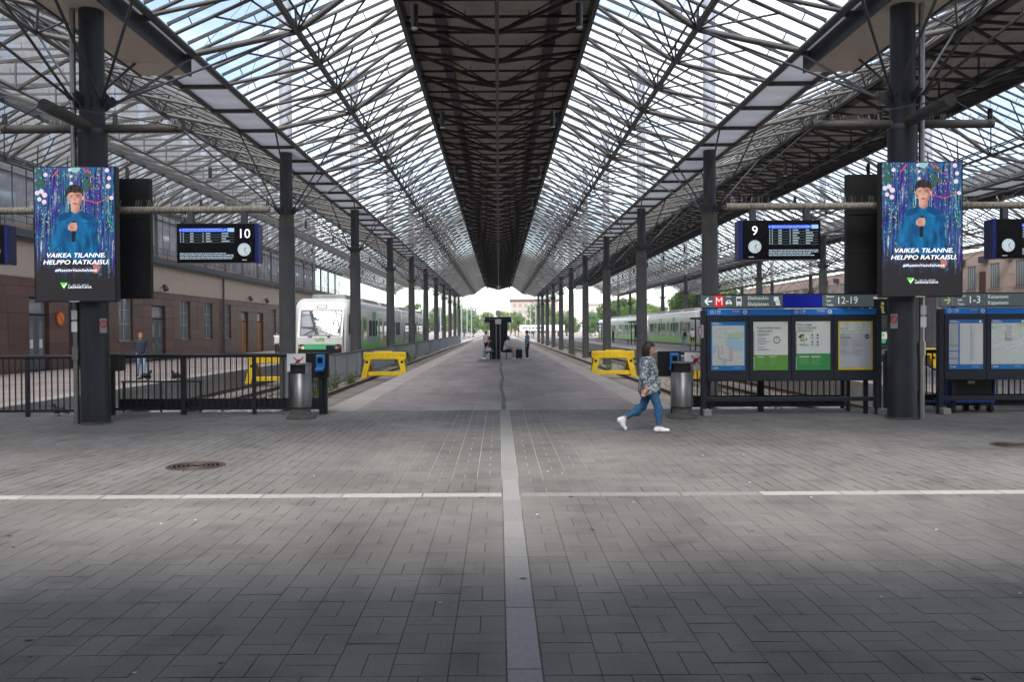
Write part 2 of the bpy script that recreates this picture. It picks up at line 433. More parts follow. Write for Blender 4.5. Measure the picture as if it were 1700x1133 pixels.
def paving(name, base, joint, cell=(0.3, 0.15), rnd=.16, big=.25, rough=.82, bumpd=.5, brick=False, big_scale=.45, rough2=None):
    """stone colour with per-piece variation, fine grain and soft world-scale stains"""
    m = bpy.data.materials.new(name); m.use_nodes = True
    n, l = m.node_tree.nodes, m.node_tree.links
    b = n['Principled BSDF']
    b.inputs['Roughness'].default_value = rough
    ge = n.new('ShaderNodeNewGeometry'); oi = n.new('ShaderNodeObjectInfo')
    ad = n.new('ShaderNodeMath'); ad.operation = 'ADD'; fr = n.new('ShaderNodeMath'); fr.operation = 'FRACT'
    l.new(ge.outputs['Random Per Island'], ad.inputs[0]); l.new(oi.outputs['Random'], ad.inputs[1]); l.new(ad.outputs[0], fr.inputs[0])
    mr = n.new('ShaderNodeMapRange'); mr.inputs['To Min'].default_value = 1 - rnd; mr.inputs['To Max'].default_value = 1 + rnd
    l.new(fr.outputs[0], mr.inputs['Value'])
    def noise(scale, det, lo, hi, p0=.3, p1=.7, st=None):
        t = n.new('ShaderNodeTexNoise'); t.inputs['Scale'].default_value = scale; t.inputs['Detail'].default_value = det
        v = ge.outputs['Position']
        if st:
            mp = n.new('ShaderNodeMapping'); mp.inputs['Scale'].default_value = st
            l.new(v, mp.inputs['Vector']); v = mp.outputs['Vector']
        l.new(v, t.inputs['Vector'])
        q = n.new('ShaderNodeMapRange'); q.inputs['From Min'].default_value = p0; q.inputs['From Max'].default_value = p1
        q.inputs['To Min'].default_value = lo; q.inputs['To Max'].default_value = hi
        l.new(t.outputs['Fac'], q.inputs['Value'])
        return q.outputs['Result']
    def mul(a, c):
        q = n.new('ShaderNodeMath'); q.operation = 'MULTIPLY'; l.new(a, q.inputs[0]); l.new(c, q.inputs[1]); return q.outputs[0]
    f = mul(mr.outputs['Result'], noise(big_scale, 6, 1 - big, 1 + big))
    f = mul(f, noise(55, 3, .86, 1.14))
    f = mul(f, noise(1.9, 5, .76, 1.06, .28, .5))
    f = mul(f, noise(5.5, 6, .72, 1.0, .24, .36))
    f = mul(f, noise(.9, 5, .84, 1.05, .35, .6, (1.0, .22, 1)))
    mx = n.new('ShaderNodeMix'); mx.data_type = 'RGBA'; mx.blend_type = 'MULTIPLY'; mx.inputs['Factor'].default_value = 1
    mx.inputs['A'].default_value = (*base, 1)
    if brick:
        bt = n.new('ShaderNodeTexBrick')
        bt.inputs['Color1'].default_value = (*[c * .9 for c in base], 1); bt.inputs['Color2'].default_value = (*[c * 1.1 for c in base], 1)
        bt.inputs['Mortar'].default_value = (*joint, 1); bt.inputs['Scale'].default_value = 1
        bt.inputs['Brick Width'].default_value = cell[0]; bt.inputs['Row Height'].default_value = cell[1]
        bt.inputs['Mortar Size'].default_value = .006
        l.new(ge.outputs['Position'], bt.inputs['Vector'])
        l.new(bt.outputs['Color'], mx.inputs['A'])
    l.new(f, mx.inputs['B'])
    l.new(mx.outputs['Result'], b.inputs['Base Color'])
    rr = noise(.8, 4, rough - .12, rough + .08)
    l.new(rr, b.inputs['Roughness'])
    t = n.new('ShaderNodeTexNoise'); t.inputs['Scale'].default_value = 70; t.inputs['Detail'].default_value = 3
    l.new(ge.outputs['Position'], t.inputs['Vector'])
    bp = n.new('ShaderNodeBump'); bp.inputs['Strength'].default_value = bumpd; bp.inputs['Distance'].default_value = .004
    l.new(t.outputs['Fac'], bp.inputs['Height']); l.new(bp.outputs['Normal'], b.inputs['Normal'])
    M[name] = m
paving('paver', (0.150, 0.142, 0.132), (0.05, 0.05, 0.05), rnd=.06, big=.22)
paving('paver_base', (0.10, 0.095, 0.09), (0.05, 0.05, 0.05), rnd=0)
def sand_joints():
    # the joints are dirt-filled under the canopy and sand-filled out on the open concourse
    m = M['paver_base']; n, l = m.node_tree.nodes, m.node_tree.links
    b = n['Principled BSDF']; src = b.inputs['Base Color'].links[0].from_socket
    g = n.new('ShaderNodeNewGeometry'); sp = n.new('ShaderNodeSeparateXYZ'); l.new(g.outputs['Position'], sp.inputs[0])
    t = n.new('ShaderNodeTexNoise'); t.inputs['Scale'].default_value = .9; t.inputs['Detail'].default_value = 4
    l.new(g.outputs['Position'], t.inputs['Vector'])
    a = n.new('ShaderNodeMath'); a.operation = 'MULTIPLY_ADD'; a.inputs[1].default_value = 8.0
    l.new(t.outputs['Fac'], a.inputs[0]); l.new(sp.outputs['Y'], a.inputs[2])
    r = n.new('ShaderNodeMapRange'); r.inputs['From Min'].default_value = 12.2; r.inputs['From Max'].default_value = 15.5
    l.new(a.outputs[0], r.inputs['Value'])
    x = n.new('ShaderNodeMix'); x.data_type = 'RGBA'; x.inputs['B'].default_value = (.36, .33, .28, 1)
    l.new(r.outputs['Result'], x.inputs['Factor']); l.new(src, x.inputs['A']); l.new(x.outputs['Result'], b.inputs['Base Color'])
sand_joints()
paving('concourse_far', (0.17, 0.165, 0.158), (0.07, 0.07, 0.07), brick=True, cell=(.3, .15), rnd=0)
paving('platform_top', (0.258, 0.226, 0.213), (0.13, 0.11, 0.105), brick=True, cell=(1.2, 3.0), rnd=.0, big=.10, big_scale=.25)
paving('platform_paved', (0.26, 0.215, 0.20), (0.12, 0.10, 0.095), brick=True, cell=(.6, .3), rnd=.0, big=.10)
paving('patch_dark', (0.11, 0.10, 0.10), (0, 0, 0), rnd=0, big=.1)
# ------------------------------------------------------------------ helpers
def prop(o, label=None, cat=None, group=None, kind=None):
    if label: o['label'] = label
    if cat: o['category'] = cat
    if group: o['group'] = group
    if kind: o['kind'] = kind
    return o

def empty(name, loc=(0, 0, 0), rz=0, label=None, cat=None, group=None, kind=None):
    o = bpy.data.objects.new(name, None)
    COL.objects.link(o)
    o.empty_display_size = .2
    o.location = loc
    o.rotation_euler = (0, 0, rz)
    return prop(o, label, cat, group, kind)

def place(name, mesh, parent=None, loc=None, rot=None, scale=None):
    o = bpy.data.objects.new(name, mesh)
    COL.objects.link(o)
    if parent is not None:
        o.parent = parent
        KIDS.setdefault(parent.as_pointer(), []).append(o)
    if loc is not None: o.location = loc
    if rot is not None: o.rotation_euler = rot
    if scale is not None: o.scale = scale
    return o

def copy_tree(o, parent=None):
    c = o.copy()
    COL.objects.link(c)
    c.parent = parent
    if parent is not None: KIDS.setdefault(parent.as_pointer(), []).append(c)
    for ch in list(KIDS.get(o.as_pointer(), [])):
        copy_tree(ch, c)
    return c
KIDS = {}

class MB:
    def __init__(s):
        s.v = []; s.f = []; s.sm = []; s.mi = []; s.n = 0
    def add(s, v, f, smooth=False, mi=0):
        k = s.n
        s.v.extend(v); s.n += len(v)
        for q in f:
            s.f.append([i + k for i in q]); s.sm.append(smooth); s.mi.append(mi)
        return s
    def box(s, x0, x1, y0, y1, z0, z1, mi=0):
        v = [(x0, y0, z0), (x1, y0, z0), (x1, y1, z0), (x0, y1, z0), (x0, y0, z1), (x1, y0, z1), (x1, y1, z1), (x0, y1, z1)]
        return s.add(v, [(0, 3, 2, 1), (4, 5, 6, 7), (0, 1, 5, 4), (1, 2, 6, 5), (2, 3, 7, 6), (3, 0, 4, 7)], False, mi)
    def cbox(s, c, d, mi=0):
        return s.box(c[0] - d[0] / 2, c[0] + d[0] / 2, c[1] - d[1] / 2, c[1] + d[1] / 2, c[2] - d[2] / 2, c[2] + d[2] / 2, mi)
    def bbox(s, x0, x1, y0, y1, z0, z1, b=.01, mi=0):
        """box with chamfered edges"""
        def ring(z, i):
            return [(x0 + i, y0, z), (x1 - i, y0, z), (x1, y0 + i, z), (x1, y1 - i, z), (x1 - i, y1, z), (x0 + i, y1, z), (x0, y1 - i, z), (x0, y0 + i, z)]
        def ins(z):
            return [(x0 + b, y0 + b, z), (x1 - b, y0 + b, z), (x1 - b, y0 + b, z), (x1 - b, y1 - b, z), (x1 - b, y1 - b, z), (x0 + b, y1 - b, z), (x0 + b, y1 - b, z), (x0 + b, y0 + b, z)]
        v = ring(z0 + b, b) + ring(z1 - b, b)
        f = [(i, (i + 1) % 8, 8 + (i + 1) % 8, 8 + i) for i in range(8)]
        t = len(v)
        v += [(x0 + b, y0 + b, z1), (x1 - b, y0 + b, z1), (x1 - b, y1 - b, z1), (x0 + b, y1 - b, z1)]
        v += [(x0 + b, y0 + b, z0), (x1 - b, y0 + b, z0), (x1 - b, y1 - b, z0), (x0 + b, y1 - b, z0)]
        f.append((t, t + 1, t + 2, t + 3)); f.append((t + 7, t + 6, t + 5, t + 4))
        m = {0: 0, 1: 1, 2: 1, 3: 2, 4: 2, 5: 3, 6: 3, 7: 0}
        for i in range(8):
            j = (i + 1) % 8
            a, c = m[i], m[j]
            if a == c:
                f.append((8 + i, 8 + j, t + a)); f.append((j, i, t + 4 + a))
            else:
                f.append((8 + i, 8 + j, t + c, t + a)); f.append((j, i, t + 4 + a, t + 4 + c))
        return s.add(v, f, False, mi)
    def tube(s, p, q, r, n=6, r2=None, cap=True, mi=0):
        p = Vector(p); q = Vector(q); d = (q - p)
        if d.length < 1e-6: return s
        d.normalize()
        a = Vector((0, 0, 1)) if abs(d.z) < .9 else Vector((1, 0, 0))
        u = d.cross(a).normalized(); w = d.cross(u)
        r2 = r if r2 is None else r2
        cs = [(math.cos(2 * math.pi * i / n), math.sin(2 * math.pi * i / n)) for i in range(n)]
        A = [tuple(p + r * (c * u + t * w)) for c, t in cs]
        B = [tuple(q + r2 * (c * u + t * w)) for c, t in cs]
        s.add(A + B, [((i + 1) % n, i, n + i, n + (i + 1) % n) for i in range(n)], True, mi)
        if cap:
            s.add(A, [tuple(range(n))], False, mi); s.add(B, [tuple(reversed(range(n)))], False, mi)
        return s
    def path(s, pts, r, n=6, mi=0):
        for a, b in zip(pts[:-1], pts[1:]): s.tube(a, b, r, n, mi=mi)
        return s
    def bar(s, p, q, w, h, mi=0):
        """square bar between two points, h along world up-ish"""
        p = Vector(p); q = Vector(q); d = (q - p).normalized()
        up = Vector((0, 0, 1)) if abs(d.z) < .95 else Vector((0, 1, 0))
        u = d.cross(up).normalized(); t = u.cross(d)
        c = [(-1, -1), (1, -1), (1, 1), (-1, 1)]
        A = [tuple(p + u * a * w / 2 + t * b * h / 2) for a, b in c]; B = [tuple(q + u * a * w / 2 + t * b * h / 2) for a, b in c]
        return s.add(A + B, [(0, 1, 2, 3), (7, 6, 5, 4), (1, 0, 4, 5), (2, 1, 5, 6), (3, 2, 6, 7), (0, 3, 7, 4)], False, mi)
    def lathe(s, c, prof, n=20, mi=0, smooth=True):
        """profile of (radius, z) about a vertical axis through c"""
        m = len(prof); v = []
        for r, z in prof:
            for i in range(n):
                a = 2 * math.pi * i / n
                v.append((c[0] + r * math.cos(a), c[1] + r * math.sin(a), c[2] + z))
        f = []
        for k in range(m - 1):
            for i in range(n):
                j = (i + 1) % n
                f.append((k * n + i, k * n + j, (k + 1) * n + j, (k + 1) * n + i))
        s.add(v, f, smooth, mi)
        s.add(v[:n], [tuple(reversed(range(n)))], False, mi); s.add(v[-n:], [tuple(range(n))], False, mi)
        return s
    def ell(s, c, r, n=12, m=8, mi=0):
        v = []; f = []
        for k in range(m + 1):
            t = math.pi * k / m
            for i in range(n):
                a = 2 * math.pi * i / n
                v.append((c[0] + r[0] * math.sin(t) * math.cos(a), c[1] + r[1] * math.sin(t) * math.sin(a), c[2] + r[2] * math.cos(t)))
        for k in range(m):
            for i in range(n):
                j = (i + 1) % n
                f.append((k * n + i, (k + 1) * n + i, (k + 1) * n + j, k * n + j))
        return s.add(v, f, True, mi)
    def prism(s, pts, y0, y1, mi=0):
        """outline in x,z extruded along y"""
        n = len(pts)
        v = [(x, y0, z) for x, z in pts] + [(x, y1, z) for x, z in pts]
        return s.add(v, [tuple(range(n)), tuple(reversed(range(n, 2 * n)))] + [((i + 1) % n, i, n + i, n + (i + 1) % n) for i in range(n)], False, mi)
    def prismx(s, pts, x0, x1, mi=0):
        """outline in y,z extruded along x"""
        n = len(pts)
        v = [(x0, y, z) for y, z in pts] + [(x1, y, z) for y, z in pts]
        return s.add(v, [tuple(reversed(range(n))), tuple(range(n, 2 * n))] + [(i, (i + 1) % n, n + (i + 1) % n, n + i) for i in range(n)], False, mi)
    # flat print facing -y
    def rect(s, x0, x1, z0, z1, y=0, mi=0):
        return s.add([(x0, y, z0), (x1, y, z0), (x1, y, z1), (x0, y, z1)], [(0, 1, 2, 3)], False, mi)
    def poly(s, pts, y=0, mi=0):
        a = sum(pts[i][0] * pts[(i + 1) % len(pts)][1] - pts[(i + 1) % len(pts)][0] * pts[i][1] for i in range(len(pts)))
        if a < 0: pts = pts[::-1]
        return s.add([(x, y, z) for x, z in pts], [tuple(range(len(pts)))], False, mi)
    def disc(s, cx, cz, r, y=0, n=24, mi=0, rz=None):
        rz = r if rz is None else rz
        return s.poly([(cx + r * math.cos(2 * math.pi * i / n), cz + rz * math.sin(2 * math.pi * i / n)) for i in range(n)], y, mi)
    def ring(s, cx, cz, r0, r1, y=0, n=24, mi=0):
        v = []; f = []
        for i in range(n):
            a = 2 * math.pi * i / n
            v += [(cx + r0 * math.cos(a), y, cz + r0 * math.sin(a)), (cx + r1 * math.cos(a), y, cz + r1 * math.sin(a))]
        for i in range(n):
            j = (i + 1) % n
            f.append((2 * i, 2 * i + 1, 2 * j + 1, 2 * j))
        return s.add(v, f, False, mi)
    def line(s, p, q, w, y=0, mi=0):
        dx, dz = q[0] - p[0], q[1] - p[1]; L = math.hypot(dx, dz) or 1
        nx, nz = -dz / L * w / 2, dx / L * w / 2
        return s.poly([(p[0] + nx, p[1] + nz), (p[0] - nx, p[1] - nz), (q[0] - nx, q[1] - nz), (q[0] + nx, q[1] + nz)], y, mi)
    def mesh(s, name, mats):
        me = bpy.data.meshes.new(name)
        me.from_pydata(s.v, [], s.f)
        for m in (mats if isinstance(mats, (list, tuple)) else [mats]):
            me.materials.append(M[m])
        me.polygons.foreach_set('use_smooth', s.sm)
        me.polygons.foreach_set('material_index', s.mi)
        me.update()
        return me
    def build(s, name, mats, parent=None, loc=None, rot=None):
        return place(name, s.mesh(name, mats), parent, loc, rot)

def text_mesh(body, size, shear=0, bold=0.0, align='CENTER', spacing=1.0):
    cu = bpy.data.curves.new('lettering', 'FONT')
    cu.body = body; cu.size = size; cu.shear = shear; cu.offset = bold * size; cu.align_x = align; cu.align_y = 'CENTER'
    cu.space_character = spacing; cu.resolution_u = 3; cu.fill_mode = 'FRONT'
    o = bpy.data.objects.new('lettering', cu)
    me = bpy.data.meshes.new_from_object(o)
    bpy.data.objects.remove(o); bpy.data.curves.remove(cu)
    return me

def lettering(body, size, parent, x, y, z, material, width=None, name='lettering', **kw):
    me = text_mesh(body, size, **kw)
    me.materials.clear(); me.materials.append(M[material])
    o = place(name, me, parent, (x, y, z), (R(90), 0, 0))
    if width and len(me.vertices):
        xs = [v.co.x for v in me.vertices]
        w = max(xs) - min(xs)
        o.scale = (width / w, 1, 1)
    return o

# ------------------------------------------------------------------ signed-distance figures (people)
class Field:
    def __init__(s, lo, hi, h):
        s.lo = np.array(lo, np.float32); s.h = h
        s.n = np.ceil((np.array(hi) - np.array(lo)) / h).astype(int) + 1
        s.F = np.full(s.n, 9.0, np.float32)
    def grid(s, lo, hi):
        a = np.maximum(np.floor((np.array(lo) - s.lo) / s.h).astype(int), 0)
        b = np.minimum(np.ceil((np.array(hi) - s.lo) / s.h).astype(int) + 1, s.n)
        if (b <= a).any(): return None, None
        ax = [s.lo[i] + s.h * np.arange(a[i], b[i], dtype=np.float32) for i in range(3)]
        return tuple(slice(a[i], b[i]) for i in range(3)), np.meshgrid(*ax, indexing='ij')
    def put(s, sl, d, k):
        f = s.F[sl]
        if k <= 0: s.F[sl] = np.minimum(f, d); return
        hh = np.maximum(k - np.abs(f - d), 0) / k
        s.F[sl] = np.minimum(f, d) - hh * hh * k * .25
    def cone(s, a, b, r1, r2, k=.03, inf=0):
        a = np.array(a, np.float32); b = np.array(b, np.float32); m = max(r1, r2) + inf + k + .03
        sl, G = s.grid(np.minimum(a, b) - m, np.maximum(a, b) + m)
        if sl is None: return
        ab = b - a; L = max(float(ab @ ab), 1e-9)
        P = [G[i] - a[i] for i in range(3)]
        t = np.clip((P[0] * ab[0] + P[1] * ab[1] + P[2] * ab[2]) / L, 0, 1)
        d = np.sqrt(sum((P[i] - t * ab[i]) ** 2 for i in range(3))) - (r1 + (r2 - r1) * t) - inf
        s.put(sl, d, k)
    def ell(s, c, r, k=.03, inf=0, tilt=0):
        r = np.array(r, np.float32) + inf; m = float(r.max()) + k + .03
        c = np.array(c, np.float32)
        sl, G = s.grid(c - m, c + m)
        if sl is None: return
        x, y, z = [G[i] - c[i] for i in range(3)]
        if tilt:
            x, z = x * math.cos(tilt) - z * math.sin(tilt), x * math.sin(tilt) + z * math.cos(tilt)
        k0 = np.sqrt((x / r[0]) ** 2 + (y / r[1]) ** 2 + (z / r[2]) ** 2) + 1e-6
        k1 = np.sqrt((x / r[0] ** 2) ** 2 + (y / r[1] ** 2) ** 2 + (z / r[2] ** 2) ** 2) + 1e-6
        s.put(sl, k0 * (k0 - 1) / k1, k)
    def clip(s, fn):
        sl, G = s.grid(s.lo, s.lo + s.h * s.n)
        s.F[sl] = np.maximum(s.F[sl], fn(*G))
    def mesh(s, name, material):
        F = s.F; h = s.h
        S = F < 0
        S[0] = S[-1] = False; S[:, 0] = S[:, -1] = False; S[:, :, 0] = S[:, :, -1] = False
        F = np.where(S, np.minimum(F, -1e-5), np.maximum(F, 1e-5))
        def cor(A, i, j, k):
            return A[i:A.shape[0] - 1 + i, j:A.shape[1] - 1 + j, k:A.shape[2] - 1 + k]
        cnt = sum(cor(S, i, j, k).astype(np.int8) for i in (0, 1) for j in (0, 1) for k in (0, 1))
        act = (cnt > 0) & (cnt < 8)
        idx = np.full(act.shape, -1, np.int64)
        cells = np.argwhere(act); idx[act] = np.arange(len(cells))
        acc = np.zeros((len(cells), 3)); num = np.zeros(len(cells))
        I, J, K = cells.T
        for ax in range(3):
            o1, o2 = [a for a in range(3) if a != ax]
            for p in (0, 1):
                for q in (0, 1):
                    off = [0, 0, 0]; off[o1] = p; off[o2] = q
                    off2 = list(off); off2[ax] = 1
                    f0 = F[I + off[0], J + off[1], K + off[2]]; f1 = F[I + off2[0], J + off2[1], K + off2[2]]
                    x = (f0 < 0) != (f1 < 0)
                    t = np.where(x, f0 / np.where(x, f0 - f1, 1), 0)
                    pt = np.zeros((len(cells), 3)); pt[:, o1] = p; pt[:, o2] = q; pt[:, ax] = t
                    acc += pt * x[:, None]; num += x
        V = (cells + acc / np.maximum(num, 1)[:, None]) * h + s.lo
        faces = []
        for ax in range(3):
            o1, o2 = (ax + 1) % 3, (ax + 2) % 3
            a = [slice(None)] * 3; b = [slice(None)] * 3
            a[ax] = slice(0, -1); b[ax] = slice(1, None)
            e = np.argwhere(S[tuple(a)] != S[tuple(b)])
            e = e[(e[:, o1] > 0) & (e[:, o2] > 0)]
            if not len(e): continue
            ins = S[e[:, 0], e[:, 1], e[:, 2]]
            q = []
            for d1, d2 in ((1, 1), (0, 1), (0, 0), (1, 0)):
                c = e.copy(); c[:, o1] -= d1; c[:, o2] -= d2
                c = np.minimum(c, np.array(idx.shape) - 1)
                q.append(idx[c[:, 0], c[:, 1], c[:, 2]])
            q = np.stack(q, 1)
            q[~ins] = q[~ins][:, ::-1]
            faces.append(q[(q >= 0).all(1)])
        Fc = np.concatenate(faces) if faces else np.zeros((0, 4), int)
        me = bpy.data.meshes.new(name)
        me.from_pydata(V.tolist(), [], Fc.tolist())
        me.materials.append(M[material])
        me.polygons.foreach_set('use_smooth', [True] * len(me.polygons))
        me.update()
        return me

def lerp(a, b, t): return tuple(a[i] + (b[i] - a[i]) * t for i in range(3))

def person(name, label, loc, rz, J, look, h=.016, group=None):
    """J: joints in metres, facing +x, ground at z 0. One continuous body mesh; hair and clothes are its children."""
    root = empty(name, loc, rz, label, 'person', group)
    g = look.get('girth', 1.0)
    hc = J['head']; f = J.get('face', (1, 0, 0))
    pts = [p for k, p in J.items() if k != 'face']
    lo = np.min(np.array(pts), 0) - .22; hi = np.max(np.array(pts), 0) + .24
    def torso(F, inf=0, k=.06):
        F.ell(J['chest'], (.115 * g, .165 * (.6 + .4 * g), .20), k, inf, J['tilt'][0])
        F.ell(J['belly'], (.115 * g, .15 * (.5 + .5 * g), .17), k, inf, J['tilt'][0])
        F.ell(J['pelvis'], (.125 * g, .165 * (.6 + .4 * g), .14), k, inf)
        for s in 'lr':
            F.ell(J['sh_' + s], (.062 * (.7 + .3 * g), .062, .065), .06, inf)
        if look.get('bust'):
            c = J['chest']
            F.ell((c[0] + .075 * g, c[1], c[2] - .06), (.075, .14, .085), .05, inf)
    def arm(F, s, inf=0, upto=2.0, k=.02):
        a, e, w = J['sh_' + s], J['el_' + s], J['wr_' + s]
        r = (.5 + .5 * g)
        F.cone(a, e if upto >= 1 else lerp(a, e, upto), .052 * r, .042 * r, k, inf)
        if upto > 1: F.cone(e, lerp(e, w, min(upto - 1, 1)), .041 * r, .041 * r + (.026 - .041 * r) * min(upto - 1, 1), k, inf)
    def leg(F, s, inf=0, upto=2.0, k=.03):
        a, e, w = J['hip_' + s], J['kn_' + s], J['an_' + s]
        r = (.55 + .45 * g)
        F.cone(a, e if upto >= 1 else lerp(a, e, upto), .088 * r, .058 * r, k, inf)
        if upto > 1:
            t = min(upto - 1, 1)
            F.cone(e, lerp(e, w, t), .057 * r, .057 * r + (.038 - .057 * r) * t, k, inf)
            if t > .5: F.ell(lerp(e, w, .28), (.058 * r, .055 * r, .10), .03, inf)
    def foot(F, s, inf=0):
        w, t = J['an_' + s], J['toe_' + s]; hl = J['heel_' + s]
        F.cone(w, hl, .036, .036, .02, inf); F.cone(hl, t, .035, .026, .03, inf); F.cone(w, lerp(hl, t, .55), .036, .032, .03, inf)
    B = Field(lo, hi, h)
    torso(B)
    B.cone(J['neck'], lerp(J['neck'], hc, .62), .052, .048, .03)
    fx, fy = f[0], f[1]
    B.ell(hc, (.090, .074, .112), .02)
    B.ell((hc[0] + .028 * fx, hc[1] + .028 * fy, hc[2] - .055), (.062, .055, .062), .03)
    B.cone((hc[0] + .083 * fx, hc[1] + .083 * fy, hc[2] + .012), (hc[0] + .104 * fx, hc[1] + .104 * fy, hc[2] - .022), .011, .016, .012)
    B.ell((hc[0] + .082 * fx, hc[1] + .082 * fy, hc[2] - .058), (.013, .022, .012), .012)
    for sg in (1, -1):
        B.ell((hc[0] - fy * .074 * sg - fx * .008, hc[1] + fx * .074 * sg, hc[2] - .005), (.018, .012, .03), .008)
    for s in 'lr':
        arm(B, s); leg(B, s); foot(B, s)
        e, w = Vector(J['el_' + s]), Vector(J['wr_' + s])
        d = Vector(J['hand_' + s]).normalized()
        side = d.cross(Vector((0, 1, 0)) if abs(d.y) < .8 else Vector((1, 0, 0))).normalized()
        nrm = d.cross(side)
        pc = w + d * .05
        B.cone(tuple(w), tuple(w + d * .075), .026, .030, .015)
        for i, L in enumerate((.062, .072, .068, .052)):
            b0 = w + d * .082 + side * (i - 1.5) * .019
            k1 = b0 + (d * .9 + nrm * .25) * L * .55
            k2 = k1 + (d * .7 + nrm * .6) * L * .5
            B.cone(tuple(b0), tuple(k1), .0095, .009, .004); B.cone(tuple(k1), tuple(k2), .009, .0078, .003)
        t0 = w + d * .03 - side * .028
        t1 = t0 + (d * .7 - side * .6) * .035
        B.cone(tuple(t0), tuple(t1), .012, .010, .006); B.cone(tuple(t1), tuple(t1 + (d * .95 - side * .1) * .03), .010, .0085, .003)
    body = place('body', B.mesh('body', 'skin'), root)
    # eyes
    e = MB()
    for sg in (1, -1):
        e.ell((hc[0] + fx * .078 - fy * .03 * sg, hc[1] + fy * .078 + fx * .03 * sg, hc[2] + .014), (.010, .012, .008), 8, 6)
    e.build('eyes', 'print_dark', body)
    # hair
    H = Field(np.array(hc) - .22, np.array(hc) + .22, min(h, .012))
    H.ell((hc[0] - .010 * fx, hc[1] - .010 * fy, hc[2] + .012), (.098, .086, .116), .02, look.get('hair_inf', .008))
    if look.get('hair_long'):
        H.ell((hc[0] - .05 * fx, hc[1] - .05 * fy, hc[2] - .06), (.075, .085, .10), .05)
    hl = look.get('hair_line', .035)
    def keep(x, y, z):
        fr = (x - hc[0]) * fx + (y - hc[1]) * fy
        zz = z - hc[2]
        front = fr - np.where(zz > hl, .2, look.get('hair_front', .018) + .25 * np.maximum(zz + .02, 0))
        return np.maximum(front, -(zz + look.get('hair_drop', .075)))
    H.clip(keep)
    place('hair', H.mesh('hair', look['hair']), body)
    # clothes
    if look.get('top'):
        T = Field(lo, hi, h)
        torso(T, look.get('loose', .018), .08)
        for s in 'lr': arm(T, s, look.get('loose', .018) * .8, look.get('sleeve', 1.8), look.get('arm_k', .03))
        if look.get('skirt'):
            T.ell((J['pelvis'][0] - .02, 0, J['pelvis'][2] - .02), (.165 * g, .19 * g, .20), .08)
        zt = J['neck'][2] + .03
        hz = look['hem']; sl = look.get('hem_slope', 0)
        T.clip(lambda x, y, z: np.maximum(z - zt, (hz + sl * (x - J['pelvis'][0])) - z))
        nk = J['neck']
        T.clip(lambda x, y, z: .062 - np.sqrt((x - nk[0]) ** 2 + (y - nk[1]) ** 2 + ((z - nk[2] - .03) * .8) ** 2))
        place(look.get('top_name', 'shirt'), T.mesh('shirt', look['top']), body)
    P = Field(lo, hi, h)
    P.ell(J['pelvis'], (.125 * g, .165 * (.6 + .4 * g), .14), .05, .010)
    lg = look.get('legs', 1.92)
    for s in 'lr': leg(P, s, look.get('loose_leg', .010), lg)
    zp = J['pelvis'][2] + .12
    P.clip(lambda x, y, z: z - zp)
    place('trousers', P.mesh('trousers', look['bottom']), body)
    for s in 'lr':
        Q = Field(np.min(np.array([J[k + s] for k in ('an_', 'toe_', 'heel_')]), 0) - .1, np.max(np.array([J[k + s] for k in ('an_', 'toe_', 'heel_')]), 0) + .1, min(h, .012))
        foot(Q, s, .006)
        w = J['an_' + s]; t = J['toe_' + s]; hl_ = J['heel_' + s]
        fd = (Vector(t) - Vector(hl_)).normalized(); up = Vector(w) - Vector(hl_); up -= fd * up.dot(fd); up.normalize()
        Q.clip(lambda x, y, z: (x - w[0]) * up.x + (y - w[1]) * up.y + (z - w[2]) * up.z - .005)
        place('shoe', Q.mesh('shoe', look['shoe']), body)
    return root, body

def standing(H=1.72, step=.0, arm=.06, lean=0.0):
    k = H / 1.72
    J = dict(head=(.03, 0, 1.60 * k), neck=(0, 0, 1.42 * k), chest=(0, 0, 1.26 * k), belly=(.01, 0, 1.07 * k), pelvis=(0, 0, .94 * k), tilt=(0, 0, 0),
             sh_l=(-.01, .18 * k, 1.38 * k), sh_r=(-.01, -.18 * k, 1.38 * k),
             el_l=(arm - .06, .225 * k, 1.09 * k), el_r=(-arm, -.225 * k, 1.09 * k), wr_l=(arm + .06, .23 * k, .86 * k), wr_r=(-arm + .08, -.23 * k, .86 * k),
             hand_l=(.15, 0, -1), hand_r=(.15, 0, -1),
             hip_l=(0, .09 * k, .90 * k), hip_r=(0, -.09 * k, .90 * k),
             kn_l=(.02 + step * .6, .10 * k, .49 * k), kn_r=(.03 - step * .35, -.10 * k, .49 * k),
             an_l=(step, .10 * k, .09), an_r=(-step, -.10 * k, .09 + abs(step) * .12),
             heel_l=(step - .04, .10 * k, .04), heel_r=(-step - .05, -.10 * k, .045 + abs(step) * .2), toe_l=(step + .15, .11 * k, .035), toe_r=(-step + .13, -.11 * k, .035))
    return J

def sitting(seat=.45, turn=1):
    return dict(head=(.16, 0, seat + .80), neck=(.07, 0, seat + .62), chest=(.05, 0, seat + .45), belly=(.02, 0, seat + .26), pelvis=(0, 0, seat + .12), tilt=(.15, 0, 0),
                sh_l=(.06, .18, seat + .57), sh_r=(.06, -.18, seat + .57), el_l=(.16, .23, seat + .30), el_r=(.16, -.23, seat + .30),
                wr_l=(.40, .12, seat + .24), wr_r=(.40, -.12, seat + .24), hand_l=(1, -.2, -.1), hand_r=(1, .2, -.1),
                hip_l=(.02, .09, seat + .09), hip_r=(.02, -.09, seat + .09), kn_l=(.44, .13, seat + .06), kn_r=(.44, -.13, seat + .06),
                an_l=(.42, .13, .09), an_r=(.46, -.13, .09), heel_l=(.38, .13, .042), heel_r=(.42, -.13, .042), toe_l=(.57, .14, .035), toe_r=(.61, -.14, .035))
